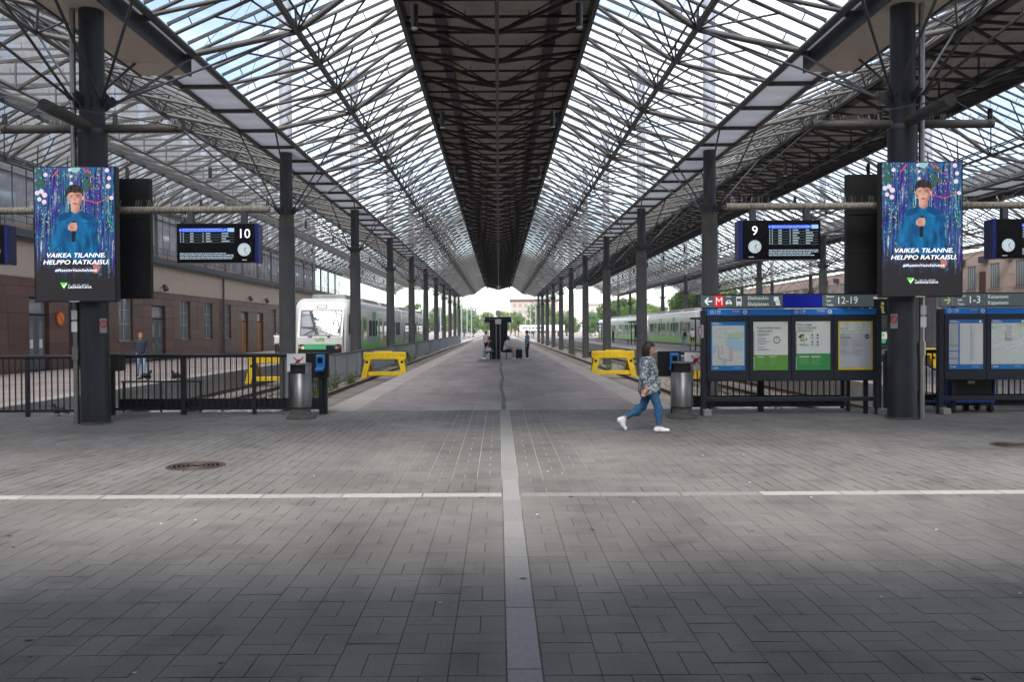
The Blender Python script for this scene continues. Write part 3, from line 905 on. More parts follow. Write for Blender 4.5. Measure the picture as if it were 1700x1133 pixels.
# ------------------------------------------------------------------ the ground, concourse, platforms, tracks
MB().add([(-900, -200, -.80), (900, -200, -.80), (900, 1800, -.80), (-900, 1800, -.80)], [(0, 1, 2, 3)]).build('ground', 'ballast')
prop(bpy.data.objects['ground'], 'brown gravel track bed stretching to the horizon', 'ground', kind='structure')

Y_EDGE = 18.6
conc = MB().box(-60, 60, -30, Y_EDGE, -1.2, -.0065).build('concourse_floor', 'paver_base')
prop(conc, 'grey paved concourse floor in basket weave pattern', 'floor', kind='structure')

# basket-weave pavers, 0.30 m cells of two; joints are recessed to the bed below
def paver_geo(w, d, t=.007, c=.0018, gx=.0028):
    w -= gx; d -= .0028
    x, y = w / 2, d / 2
    v = [(-x, -y, -t), (x, -y, -t), (x, y, -t), (-x, y, -t), (-x + c, -y + c, 0), (x - c, -y + c, 0), (x - c, y - c, 0), (-x + c, y - c, 0)]
    return v, [(4, 5, 6, 7), (0, 1, 5, 4), (1, 2, 6, 5), (2, 3, 7, 6), (3, 0, 4, 7)]
CELL = .30
pv = []
SX0, SX1 = .03, .22
yy = 1.6
row = 0
TY0, TY1 = 8.95, 9.15
rows = []
while yy < Y_EDGE - .05:
    if yy < TY0 < yy + CELL - .02:
        yy = TY1 if TY0 - yy < .12 else yy
        if yy != TY1:
            rows.append((yy, TY0 - yy)); yy = TY1
        continue
    d = min(CELL, Y_EDGE - yy)
    rows.append((yy, d)); yy += CELL
for r, (y0, d) in enumerate(rows):
    for side in (-1, 1):
        for c in range(44):
            x0 = (SX0 - (c + 1) * CELL) if side < 0 else (SX1 + c * CELL)
            cx, cy = x0 + CELL / 2, y0 + d / 2
            if (r + c) % 2:
                pv += [(cx - CELL / 4, cy, CELL / 2, d), (cx + CELL / 4, cy, CELL / 2, d)]
            else:
                pv += [(cx, cy - d / 4, CELL, d / 2), (cx, cy + d / 4, CELL, d / 2)]
def inview(x, y): return y > 4.15 and abs(x) < y * .60
cand = sorted([p for p in pv if inview(p[0], p[1])], key=lambda p: p[1])[:300]
ns = set(id(p) for p in cand)
pm = {}
for p in cand:
    key = (round(p[2], 3), round(p[3], 3))
    if key not in pm:
        b = MB(); v, f = paver_geo(*key); b.add(v, f); pm[key] = b.mesh('paver', 'paver')
    place('paver', pm[key], conc, (p[0], p[1], random.uniform(-.0015, .0015)), (random.gauss(0, .004), random.gauss(0, .004), random.gauss(0, .004)))
b = MB()
for p in pv:
    if id(p) in ns: continue
    v, f = paver_geo(p[2], p[3], gx=.0028 if p[1] < 8.9 else .011, c=.0018 if p[1] < 8.9 else .001)
    tx, ty, dz = random.gauss(0, .004), random.gauss(0, .004), random.uniform(-.0015, .0015)
    b.add([(x + p[0], y + p[1], z + dz + tx * x + ty * y) for x, y, z in v], f)
prop(b.build('pavers', 'paver', conc), kind='stuff')
# the guide strip of granite slabs and the pale cross line
def slab(x0, x1, y0, y1, z=.0, t=.014, c=.004):
    return [(x0, y0, z - t), (x1, y0, z - t), (x1, y1, z - t), (x0, y1, z - t), (x0 + c, y0 + c, z), (x1 - c, y0 + c, z), (x1 - c, y1 - c, z), (x0 + c, y1 - c, z)], [(4, 5, 6, 7), (0, 1, 5, 4), (1, 2, 6, 5), (2, 3, 7, 6), (3, 0, 4, 7)]
y0 = 1.96
i = 0
while y0 < Y_EDGE - .1:
    L = [1.19, .61, .62, .98][i % 4]
    y1 = min(y0 + L, Y_EDGE)
    b = MB(); v, f = slab(SX0 + .003, SX1 - .003, y0 + .003, y1 - .003, random.uniform(0, .002)); b.add(v, f)
    b.build('guide_slab', 'granite_strip', conc)
    y0 = y1; i += 1
for side in (-1, 1):
    x = SX0 if side < 0 else SX1
    for i in range(15):
        x1 = x + side * .86
        v, f = slab(min(x, x1) + .004, max(x, x1) - .004, TY0 + .003, TY1 - .003, random.uniform(0, .002))
        if i < 3 and side > 0:
            MB().add(v, f).build('line_slab', 'line_worn', conc)
        else:
            MB().add(v, f).build('line_slab', 'tactile_stone', conc)
        x = x1
b = MB(); rg = random.Random(77)
for k in range(320):
    x, y = rg.uniform(-9, 9), 4 + 13 * rg.random() ** 1.3
    r = rg.uniform(.006, .015) if k % 4 else rg.uniform(.016, .030); sq = rg.uniform(.5, 1)
    b.add([(x + r * math.cos(a) * (1 + .3 * math.sin(3 * a + k)), y + r * sq * math.sin(a), .0045) for a in [2 * math.pi * q / 9 for q in range(9)]], [tuple(range(9))])
prop(b.build('gum_spots', 'print_dark', conc), kind='stuff')
b = MB()
for k in range(26):
    x, y = rg.uniform(-7, 7), rg.uniform(4.3, 12); r = rg.uniform(.006, .012); a = rg.random() * 3
    b.box(x - r, x + r, y - r * .5, y + r * .5, .004, .009)
prop(b.build('litter_crumbs', 'print_white', conc), kind='stuff')
for x, y, r, lab in [(-4.0, 11.1, .38, 'rusty round manhole cover in the paving before the pigeon fence'), (7.75, 12.6, .36, 'dark round manhole cover in the paving near the map boards')]:
    e = empty('manhole_cover', (x, y, .0), 0, lab, 'manhole cover')
    MB().lathe((0, 0, 0), [(r, .0), (r, .006), (r - .03, .008), (r - .03, .004), (.0001, .004)], 32).build('frame', 'manhole', e)
    b = MB()
    for k in range(5):
        rr = r * (.2 + .15 * k)
        b.lathe((0, 0, 0), [(rr - .012, .004), (rr - .012, .009), (rr + .012, .009), (rr + .012, .004)], 28)
    b.build('lid_ribs', 'manhole', e)

def platform(name, x0, x1, y0, y1, topmat, label, edges, near=70):
    e = empty(name, (0, 0, 0), 0, label, 'platform', kind='structure')
    MB().box(x0 + .05, x1 - .05, y0, y1, -1.0, .0).build('platform_slab', [topmat], e)
    for side in edges:
        ex = x0 if side < 0 else x1
        a, c = (ex, ex + .72) if side < 0 else (ex - .72, ex)
        n = int((min(near, y1) - y0) / 1.0)
        sh = None
        for i in range(n):
            if sh is None:
                b = MB(); b.bbox(a, c, 0.004, .996, -.16, .006, .006); sh = b.mesh('edge_slab', 'coping')
            place('edge_slab', sh, e, (0, y0 + i, 0))
        MB().box(a, c, y0 + n + .004, y1, -.16, .006).build('edge_slab', 'coping', e)
        w0, w1 = (x0 + .0, x0 + .049) if side < 0 else (x1 - .049, x1)
        ln = y0
        b = MB()
        sw = b.box(w0, w1, .006, 2.49, -1.0, -.165).mesh('edge_wall_panel', 'platform_side')
        while ln < min(near + 20, y1):
            place('edge_wall_panel', sw, e, (0, ln, 0)); ln += 2.5
        if ln < y1: MB().box(w0, w1, ln, y1, -1.0, -.165).build('edge_wall_panel', 'platform_side', e)
    return e
PC = platform('platform', -3.9, 3.9, Y_EDGE + .004, 235, 'platform_top', 'reddish grey central platform with pale edge slabs', (-1, 1))
platform('platform', -21.1, -11.8, Y_EDGE + .004, 200, 'platform_paved', 'paved platform along the brown granite wall', (1,))
platform('platform', 11.8, 19.6, Y_EDGE + .004, 220, 'platform_top', 'platform with concrete edge wall beside the parked trains', (-1, 1))
platform('platform', 27.5, 35.3, Y_EDGE + .004, 200, 'platform_top', 'far platform in front of the salmon stone building', (-1,), near=24)
# dark seam and repair patches along the middle of the platform
b = MB()
pts = [(.10, 18.7), (.12, 22), (.06, 26), (.14, 31), (.08, 38), (.12, 46)]
for (xa, ya), (xb, yb) in zip(pts[:-1], pts[1:]):
    b.add([(xa - .05, ya, .004), (xa + .05, ya, .004), (xb + .05, yb, .004), (xb - .05, yb, .004)], [(0, 1, 2, 3)])
b.add([(-1.2, 46, .0045), (.1, 46, .0045), (.1, 51, .0045), (-1.2, 51, .0045)], [(0, 1, 2, 3)])
b.build('repair_seam', 'patch_dark', PC)

# tracks
b = MB(); b.bbox(-1.3, 1.3, -.13, .13, -.80, -.685, .015); SLEEPER = b.mesh('sleeper', 'sleeper')
def track(x, label, y1=320, group=None):
    e = empty('railway_track', (x, 0, -.80), 0, label, 'track', group)
    for s in (-1, 1):
        cx = s * .797
        b = MB()
        y0 = 19.2
        prof = [(-.065, .115), (.065, .115), (.065, .13), (.012, .15), (.012, .205), (.036, .215), (.036, .25), (-.036, .25), (-.036, .215), (-.012, .205), (-.012, .15), (-.065, .13)]
        b.prism([(cx + px, pz) for px, pz in prof], y0, y1)
        b.mi = [1] * len(b.mi)
        # running surface
        b.add([(cx - .03, y0, .2505), (cx + .03, y0, .2505), (cx + .03, y1, .2505), (cx - .03, y1, .2505)], [(0, 1, 2, 3)], False, 0)
        b.build('rail', ['rail', 'rail_side'], e)
    for i in range(62):
        place('sleeper', SLEEPER, e, (0, 19.5 + i * .61, .80))
    b = MB()
    for i in range(62, 300):
        b.box(-1.3, 1.3, 19.5 + i * .61 - .13, 19.5 + i * .61 + .13, 0, .115)
    prop(b.build('sleepers', 'sleeper', e), kind='stuff')
    return e
TL = {-5.6: 'rails along the left edge of the central platform, ending at a yellow buffer stop',
      5.6: 'rails along the right edge of the central platform, behind the walking woman',
      -10.1: 'rails under the white and green train beside the granite wall platform',
      10.1: 'rails below the concrete edge wall, behind the four-poster board',
      21.3: 'rails under the long parked train beyond the second platform',
      25.8: 'rails under the second parked train beside the far platform'}
for x, lab in TL.items(): track(x, lab)

# loose stones on the near track beds
b = MB()
rg = random.Random(3)
for (xa, xb, ya, yb, n) in [(3.95, 11.7, 18.8, 46, 5200), (-11.7, -3.95, 18.8, 46, 5200)]:
    for _ in range(n):
        x, y = rg.uniform(xa, xb), ya + (yb - ya) * rg.random() ** 1.5
        s = rg.uniform(.025, .06); a = rg.random() * 6.3
        ca, sa = math.cos(a) * s, math.sin(a) * s
        z = -.80
        if abs(abs(abs(x) - 5.6) - .797) < .09 or abs(abs(abs(x) - 10.1) - .797) < .09: continue
        zz = z + rg.uniform(0, .06)
        b.add([(x + ca, y + sa, zz), (x - sa, y + ca, zz), (x - ca, y - sa, zz), (x + sa, y - ca, zz), (x + ca * .2, y + sa * .2, zz + s * 1.1)], [(0, 1, 4), (1, 2, 4), (2, 3, 4), (3, 0, 4)])
prop(b.build('gravel', 'gravel'), 'loose brown gravel between the rails', 'gravel', kind='stuff')

# ------------------------------------------------------------------ the station building behind the camera with light-blocking canopy and side walls
st = empty('station_building', (0, -16, 0), 0, 'dark station building behind the concourse with an unseen light-blocking canopy', 'building')
MB().box(-60, 60, -1.0, -.4, 0, 16).build('wall', 'station_dark', st)
MB().box(-60, 60, -.39, 18.8, 4.0, 4.6).build('shade_canopy', 'station_dark', st)  # unseen canopy, height and reach shaped to darken the near paving
for sx in (-1, 1): MB().box(sx * 15 - .3, sx * 15 + .3, -.39, 18.4, 0, 3.99).build('shade_side_wall', 'station_dark', st)  # unseen walls added to cut the light on the foreground

# ------------------------------------------------------------------ left: granite wall building
WX = -21.2
wb = empty('granite_building', (WX, 0, 0), 0, 'brown granite building with beige upper band and glazed clerestory above', 'building')
openings = [(28.5, 30.3, 1.25, 3.85, 'window'), (33.0, 34.8, 1.25, 3.85, 'window'), (38.1, 39.8, 0, 3.4, 'door'), (41.6, 42.8, 0, 3.4, 'alcove'), (47.1, 48.9, 1.25, 3.85, 'window'), (51.6, 53.7, 0, 3.4, 'door'),
            (56.2, 58.0, 1.25, 3.85, 'window'), (60.8, 62.5, 1.25, 3.85, 'window'), (65.2, 66.8, 1.25, 3.85, 'window'), (69.6, 71.4, 0, 3.4, 'odoor'), (74.2, 76.0, 0, 3.4, 'odoor'),
            (78.7, 80.3, 1.25, 3.85, 'window'), (84.0, 85.6, 1.25, 3.85, 'window'), (89, 90.6, 1.25, 3.85, 'window')]
MB().box(-3, -.30, 18, 112, -1, 6.2).build('wall_core', 'granite_joint', wb)
zr = [0, .65, 1.25, 1.95, 2.65, 3.4, 3.85, 4.2]
smesh = {}
rg = random.Random(11)
far_b = MB()
for z0, z1 in zip(zr[:-1], zr[1:]):
    cuts = sorted([(o[0], o[1]) for o in openings if o[2] < z1 - .01 and o[3] > z0 + .01])
    segs = []; y = 24.0
    for a, c in cuts:
        segs.append((y, a)); y = c
    segs.append((y, 112))
    for a, c in segs:
        n = max(1, round((c - a) / 1.5))
        for k in range(n):
            ya, yb = a + (c - a) * k / n, a + (c - a) * (k + 1) / n
            if yb > 82:
                far_b.box(-.30, rg.uniform(-.004, .004), ya + .006, yb - .006, z0 + .006, z1 - .006); continue
            L = round(yb - ya, 2); key = (L, round(z1 - z0, 2))
            if key not in smesh:
                q = MB(); q.bbox(-.30, 0, .006, L - .006, .006, z1 - z0 - .006, .006); smesh[key] = q.mesh('stone_slab', 'granite_wall')
            place('stone_slab', smesh[key], wb, (rg.uniform(-.004, .004), ya, z0))
prop(far_b.build('stone_slabs', 'granite_wall', wb), kind='stuff')
for ya, yb, z0, z1, kind in openings:
    w = yb - ya
    if kind == 'window':
        e = MB().box(-.26, -.24, ya, yb, z0, z1).build('window', 'dark_recess', wb)
        m = MB().box(-.23, -.21, ya + .06, ya + w * .5 - .05, z0 + .06, z1 - .06).build('pane', 'window_pane', e)
        MB().box(-.23, -.21, ya + w * .5 + .05, yb - .06, z0 + .06, z1 - .06).build('pane', 'window_pane', e)
        q = MB()
        q.box(-.24, -.15, ya, ya + .08, z0, z1); q.box(-.24, -.15, yb - .08, yb, z0, z1); q.box(-.24, -.15, ya + w / 2 - .06, ya + w / 2 + .06, z0, z1)
        for zz in (z0, z0 + .95, z0 + 1.75, z1 - .07): q.box(-.238, -.16, ya, yb, zz, zz + .07)
        q.build('frame', 'window_frame', e)
        MB().bbox(-.3, .07, ya - .1, yb + .1, z0 - .09, z0 - .001, .01).build('sill', 'sill_stone', e)
    elif kind == 'alcove':
        MB().box(-.29, -.25, ya, yb, z0, z1).build('alcove_back', 'dark_recess', wb)
    else:
        dm = 'door_orange' if kind == 'odoor' else 'door_grey'
        e = MB().box(-.28, -.24, ya, yb, z0, z1).build('door', 'dark_recess', wb)
        MB().box(-.239, -.20, ya + .05, yb - .05, z0 + 2.65, z1 - .08).build('transom_pane', 'window_pane', e)
        for k in range(2):
            a, c = ya + .06 + k * (w - .12) / 2 + .01, ya + .06 + (k + 1) * (w - .12) / 2 - .01
            lf = MB().bbox(-.238, -.17, a, c, z0 + .03, z0 + 2.55, .01).build('door_leaf', dm, wb)
            gm = 'print_dark' if kind == 'odoor' else 'window_pane'
            mid = (a + c) / 2
            MB().box(-.169, -.164, mid - .14, mid + .14, z0 + .7, z0 + 2.3).build('door_pane', gm, lf)
            if kind == 'odoor':
                q = MB()
                for t in range(5): q.box(-.163, -.15, mid - .15, mid + .15, z0 + .85 + t * .32, z0 + .93 + t * .32)
                q.build('door_slats', 'door_orange', lf)
            else:
                q = MB(); q.box(-.163, -.158, mid - .13, mid + .13, z0 + 1.05, z0 + 1.45)
                q.build('door_sticker', 'sign_blue' if ya > 50 else 'print_white', lf)
            MB().tube((-.13, c - .1 if k == 0 else a + .1, z0 + .95), (-.13, c - .1 if k == 0 else a + .1, z0 + 1.3), .015).build('handle', 'steel', lf)
MB().box(-.30, -.02, 24, 112, 4.2, 6.0).build('beige_band', 'render_beige', wb)
MB().box(-.012, .03, 24, 112, 4.19, 4.27).build('string_course', 'sill_stone', wb)
q = MB(); q.box(-.02, .34, 20, 112, 6.0, 6.34); q.box(-.02, .22, 20, 112, 5.86, 6.0)
q.build('ledge_beam', 'ledge_dark', wb)
MB().box(-.9, -.35, 20, 112, 6.34, 6.66).build('upper_parapet', 'ledge_pink', wb)
q = MB(); q.tube((.24, 20, 6.95), (.24, 112, 6.95), .025); q.tube((.24, 20, 6.65), (.24, 112, 6.65), .018)
for k in range(42): q.tube((.24, 20.5 + k * 2.2, 6.34), (.24, 20.5 + k * 2.2, 6.95), .02)
q.build('ledge_railing', 'ledge_dark', wb)
gp = None
for k in range(21):
    y = 21.5 + k * 4.4
    q = MB(); q.box(-.09, .09, y - .09, y + .09, 6.34, 9.18); q.build('mullion', 'ledge_dark', wb)
    q = MB(); q.add([(0, y + .1, 6.62), (0, y + 4.3, 6.62), (0, y + 4.3, 9.16), (0, y + .1, 9.16)], [(0, 1, 2, 3)])
    pn = q.build('clerestory_pane', 'wall_glass', wb)
    q = MB()
    for t in (1.1, 2.2, 3.3): q.box(-.018, .018, y + t - .018, y + t + .018, 6.62, 9.16)
    q.build('glazing_bars', 'ledge_dark', pn)
    if k % 2 == 0:
        q = MB(); q.tube((.12, y, 6.6), (.12, y + 4.4, 9.1), .018, 5); q.tube((.16, y, 9.1), (.16, y + 4.4, 6.6), .018, 5); q.build('cross_brace', 'ledge_dark', wb)
MB().box(-.1, .1, 20, 114, 9.18, 9.42).build('eave_beam', 'ledge_dark', wb)
MB().tube((.10, 64.8, 0), (.10, 64.8, 5.9), .07, 8).build('downpipe', 'ledge_dark', wb)
for y in (24.5, 53, 71.2, 76.2, 88):
    l_ = empty('wall_spotlight', (WX + .02, y, 4.55), 0, 'black spotlight on the beige band of the granite building', 'spotlight', 'spotlights on the beige wall')
    MB().tube((-.06, 0, 0), (.22, 0, .02), .03).build('arm', 'lamp_black', l_)
    MB().tube((.2, 0, .16), (.36, -.05, -.18), .13, 12, .17).build('head', 'lamp_black', l_)
sg = empty('round_sign', (WX, 40.75, 2.35), 0, 'round orange sign with red rim on the granite wall', 'sign')
MB().tube((.01, 0, .1), (.05, 0, .1), .36, 20).build('rim', 'sign_redrim', sg)
MB().tube((.052, 0, .1), (.062, 0, .1), .28, 20).build('face', 'sign_orange', sg)
MB().bar((.066, -.22, .34), (.066, .2, -.12), .006, .07).build('slash', 'sign_redrim', sg)

# taller pale building behind the clerestory
pb = empty('pale_building', (-25.5, 0, 0), 0, 'tall pale stone building seen through the glass above the granite wall', 'building')
MB().box(-6, -.06, 5, 118, 0, 23).build('wall', 'facade_pale', pb)
wm = None
for k in range(24):
    y = 18 + k * 4.2
    for z in (7.0, 11.6, 16.0):
        q = MB().box(-.055, -.02, y, y + 1.5, z, z + 2.2)
        e = q.build('window', 'window_frame', pb)
        MB().box(-.018, -.01, y + .1, y + 1.4, z + .1, z + 2.1).build('pane', 'window_pane', e)
for z in (10.2, 14.8, 22.2):
    MB().box(-.06, .12, 5, 118, z, z + .35).build('cornice', 'facade_pale', pb)
for k in range(48):
    pass

# ------------------------------------------------------------------ right: salmon stone building
RX = 43.0
rb = empty('salmon_building', (RX, 0, 0), 0, 'salmon stone building with narrow windows beyond the far platform', 'building')
MB().box(.10, 8, 30, 150, -.8, 8.6).build('wall_core', 'salmon_joint', rb)
rg = random.Random(5)
ops = []
y = 40.0
while y < 146:
    ops.append((y, y + 1.5)); y += 3.6
zr = [-.2, 1.0, 2.2, 3.3, 4.3, 5.15, 6.2, 7.3, 8.2]
blk = {}
for zi, (z0, z1) in enumerate(zip(zr[:-1], zr[1:])):
    win = z0 in (1.0, 2.2, 5.15, 6.2)
    segs = []; y = 32.0
    if win:
        for a, c in ops: segs.append((y, a)); y = c
    segs.append((y, 150))
    for a, c in segs:
        n = max(1, round((c - a) / 2.1))
        for k in range(n):
            ya = a + (c - a) * k / n; L = round((c - a) / n, 2); key = (L, round(z1 - z0, 2))
            if key not in blk:
                q = MB(); q.bbox(0, .1, .008, L - .008, .008, z1 - z0 - .008, .008); blk[key] = q.mesh('stone_block', 'salmon_stone')
            if c < 110 or not win: place('stone_block', blk[key], rb, (rg.uniform(-.004, .004), ya, z0))
for i, (a, c) in enumerate(ops):
    for z0, z1 in ((1.0, 3.3), (5.15, 7.3)):
        q = MB().box(.05, .095, a, c, z0, z1)
        e = q.build('window', 'dark_recess', rb)
        for k in range(2):
            MB().box(.035, .045, a + .1 + k * .68, a + .72 + k * .68, z0 + .1, z1 - .1).build('pane', 'window_pane', e)
        q = MB()
        for t in (.04, .42, .73, 1.07, 1.40): q.box(.0, .034, a + t, a + t + .06, z0, z1)
        q.build('frame', 'window_frame', e)
        MB().box(-.06, .09, a - .1, c + .1, z0 - .1, z0).build('sill', 'salmon_joint', e)
    if i % 2:
        lv = MB().box(-.02, -.002, c + .55, c + 1.55, 4.4, 6.7).build('louver', 'brown_louver', rb)
        q = MB()
        for t in range(11): q.box(-.05, -.021, c + .57, c + 1.53, 4.5 + t * .2, 4.6 + t * .2)
        q.build('slats', 'brown_louver', lv)
for i in range(20):
    MB().box(-.5, .0, 40.8 + i * 3.6 + .9, 41.5 + i * 3.6 + .9, 7.45, 8.0).build('eave_bracket', 'lamp_black', rb)
# ------------------------------------------------------------------ the glass roofs
SP = 14.95
Y0C = 16.4
DY = SP / 12
NCOL = 11
def ry(i): return Y0C + DY * i
I0, I1, INEAR = -9, 123, 46
EX, EZ = 2.66, 10.45       # edge of the opaque middle strip
VX, VZ = 7.24, 8.40        # edge of the valley gutter
MX, MZ = 4.76, 8.90        # lower chord in the middle of each slope
nrm = Vector((VZ - EZ, 0, -(VX - EX))).normalized() * -1     # upward normal of the right-hand slope
def slope_pt(t, up=0.0, s=1):
    p = Vector((EX + (VX - EX) * t, 0, EZ + (VZ - EZ) * t)) + nrm * up
    return Vector((p.x * s, 0, p.z))

def rafter_mesh(s, tmax=1.0):
    b = MB(); b.tube(slope_pt(0, 0, s), slope_pt(tmax, 0, s), .042, 6); return b
def bar_mesh(s, tmax=1.0):
    b = MB()
    p, q = slope_pt(0, .26, s), slope_pt(tmax, .26, s)
    b.bar(p, q, .05, .07)
    for t in (.18, .42, .66, .9):
        if t < tmax: b.tube(slope_pt(t, 0, s), slope_pt(t, .26, s), .014, 4, cap=False)
    return b
def pane_mesh(s, tmax=1.0):
    p, q = slope_pt(0, .31, s), slope_pt(tmax, .31, s)
    b = MB()
    b.add([(p.x, 0.02, p.z), (q.x, 0.02, q.z), (q.x, DY - .02, q.z), (p.x, DY - .02, p.z)], [(0, 1, 2, 3)])
    return b

def join_along(src, idxs):
    out = MB()
    for i in idxs:
        y = ry(i)
        out.add([(v[0], v[1] + y, v[2]) for v in src.v], src.f); out.sm[-len(src.f):] = src.sm
    return out

def roof_bay(cx, label, opaque=True, sides=(-1, 1), cut=None, i0=I0):
    e = empty('glass_roof', (cx, 0, 0), 0, label, 'roof')
    for s in sides:
        tm = cut if (cut and s == sides[0] and cut < 1) else 1.0
        for nm, fn, mt in (('rafter', rafter_mesh, 'tube_paint'), ('glazing_bar', bar_mesh, 'bar_dark'), ('roof_pane', pane_mesh, 'roof_glass')):
            src = fn(s, tm)
            me = src.mesh(nm, mt)
            for i in range(i0, INEAR):
                place(nm, me, e, (0, ry(i), 0))
            prop(join_along(src, range(INEAR, I1)).build(nm + 's', mt, e), kind='stuff')
        # longitudinal members
        y0, y1 = ry(i0), ry(I1)
        b = MB(); b.box(min(s * (EX - .10), s * (EX + .02)), max(s * (EX - .10), s * (EX + .02)), y0, y1, EZ - .14, EZ + .34); b.build('ridge_beam', 'bar_dark', e)
        if True:
            b = MB()
            b.tube((s * MX, y0, MZ), (s * MX, y1, MZ), .06, 8)
            b.tube((s * (MX - .11), y0, MZ + .30), (s * (MX - .11), y1, MZ + .30), .032, 6)
            b.tube((s * (MX + .11), y0, MZ + .30), (s * (MX + .11), y1, MZ + .30), .032, 6)
            b.build('lower_chord', 'tube_paint', e)
            if tm == 1.0: b = MB(); b.tube((s * (VX - .02), y0, VZ - .02), (s * (VX - .02), y1, VZ - .02), .085, 8); b.build('eave_tube', 'valley_steel', e)
        # transverse truss members every second rafter, heavier at the frames
        if True:
            def truss(r):
                b = MB()
                b.tube((s * MX, 0, MZ), slope_pt(0, -.03, s), r, 6); b.tube((s * MX, 0, MZ), slope_pt(tm, -.03, s), r, 6)
                return b
            def web(r):
                b = MB()
                for dy in (-DY, DY):
                    b.tube((s * MX, 0, MZ), slope_pt(.30, 0, s) + Vector((0, dy, 0)), r, 5); b.tube((s * MX, 0, MZ), slope_pt(min(.62, tm - .02), 0, s) + Vector((0, dy, 0)), r, 5)
                b.tube((s * MX, 0, MZ), slope_pt(.46, 0, s), r, 5)
                for dy in (-DY, DY):
                    b.tube((s * MX, 0, MZ), slope_pt(.14, 0, s) + Vector((0, dy, 0)), r, 5); tm == 1.0 and b.tube((s * MX, 0, MZ), slope_pt(.80, 0, s) + Vector((0, dy, 0)), r, 5)
                for dy in (-DY * .5, DY * .5):
                    for k in (-.11, .11): b.tube((s * MX, 0, MZ), (s * (MX + k), dy, MZ + .3), .016, 4)
                return b
            t1, t2, w1 = truss(.048), truss(.075), web(.026)
            m1, m2, mw = t1.mesh('truss_tube', 'tube_paint'), t2.mesh('frame_tube', 'tube_paint'), w1.mesh('truss_web', 'tube_paint')
            far1, far2, farw = [], [], []
            for i in range(i0 + 1, I1):
                if i % 2 == 0: continue
                fr = i % 12 in (3, 9)
                if i < INEAR:
                    place('frame_tube' if fr else 'truss_tube', m2 if fr else m1, e, (0, ry(i), 0)); place('truss_web', mw, e, (0, ry(i), 0))
                else:
                    (far2 if fr else far1).append(i); farw.append(i)
            prop(join_along(t1, far1).build('truss_tubes', 'tube_paint', e), kind='stuff')
            prop(join_along(t2, far2).build('frame_tubes', 'tube_paint', e), kind='stuff')
            prop(join_along(w1, farw).build('truss_webs', 'tube_paint', e), kind='stuff')
    # middle strip
    y0, y1 = ry(i0), ry(I1)
    if opaque:
        n = 33
        b = MB(); L = (y1 - y0) / n
        b.box(-EX + .10, EX - .10, .012, L - .012, EZ + .34, EZ + .42)
        pm_ = b.mesh('ceiling_panel', 'strip_ceiling')
        for k in range(n): place('ceiling_panel', pm_, e, (0, y0 + k * L, 0))
        MB().box(-EX, EX, y0, y1, EZ + .424, EZ + .5).build('roof_deck', 'bar_dark', e)
        b = MB()
        for s in (-1, 1): b.box(s * 1.62 - .16, s * 1.62 + .16, y0, y1, EZ + .20, EZ + .335)
        b.build('cable_tray', 'lamp_black', e)
        tm_ = 'strip_truss'
    else:
        b = MB()
        b.add([(-EX, .02, EZ + .34), (EX, .02, EZ + .34), (EX, DY - .02, EZ + .34), (-EX, DY - .02, EZ + .34)], [(0, 1, 2, 3)])
        me = b.mesh('roof_pane', 'roof_glass')
        for i in range(i0, INEAR): place('roof_pane', me, e, (0, ry(i), 0))
        prop(join_along(b, range(INEAR, I1)).build('roof_panes', 'roof_glass', e), kind='stuff')
        tm_ = 'tube_paint'
    CZ = 9.72
    b = MB(); b.tube((0, y0, CZ), (0, y1, CZ), .055, 8)
    b.build('centre_chord', 'column_upper' if opaque else tm_, e)
    src = MB()
    for s in (-1, 1):
        src.bar((0, 0, CZ), (s * EX, DY, EZ), .07, .09); src.bar((0, 0, CZ), (s * EX, -DY, EZ), .07, .09)
        src.bar((0, 0, EZ + .16), (s * EX, 0, EZ + .16), .045, .07); src.bar((0, DY, EZ + .16), (s * EX, DY, EZ + .16), .045, .07)
        for xk in (.9, 1.8): src.tube((s * xk, DY, EZ + .16), (s * xk, DY, EZ + .34), .012, 4)
    src.bar((0, 0, CZ), (0, 0, EZ + .16), .05, .05)
    for s in (-1, 1): src.tube((0, 0, CZ), (s * .6 * EX, 0, EZ + .16), .025, 5)
    me = src.mesh('strip_lattice', tm_)
    far = []
    for i in range(i0 + 1, I1):
        if i % 2 == 0: continue
        if i < INEAR: place('strip_lattice', me, e, (0, ry(i), 0))
        else: far.append(i)
    prop(join_along(src, far).build('strip_lattices', tm_, e), kind='stuff')
    if opaque:
        b = MB(); b.box(-.55, .55, -.05, .05, CZ - .12, CZ - .06)
        me = b.mesh('cross_arm', 'column_upper')
        for k in range(10): place('cross_arm', me, e, (0, 30.3 + k * 14.95, 0))
    return e
roof_bay(0, 'glass roof above the central platform with a dark opaque middle strip')
roof_bay(15.7, 'glass roof with dark middle strip above the platform beside the parked trains')
roof_bay(31.4, 'glass roof reaching the salmon stone building')
lb = roof_bay(-15.7, 'all-glass roof between the granite building and the dark grey columns', opaque=False, sides=(-1, 1), cut=.60)

e = empty('shade_band', (0, 5.0, 11.3), 0, 'added opaque band out of view that shades the concourse', 'roof')  # unseen slabs added to throw a dark band across the concourse
for k in range(16): MB().box(-24 + k * 4.0 + .01, -20 + k * 4.0 - .01, 0, 3.4, 0, .12).build('shade_panel', 'valley_steel', e)
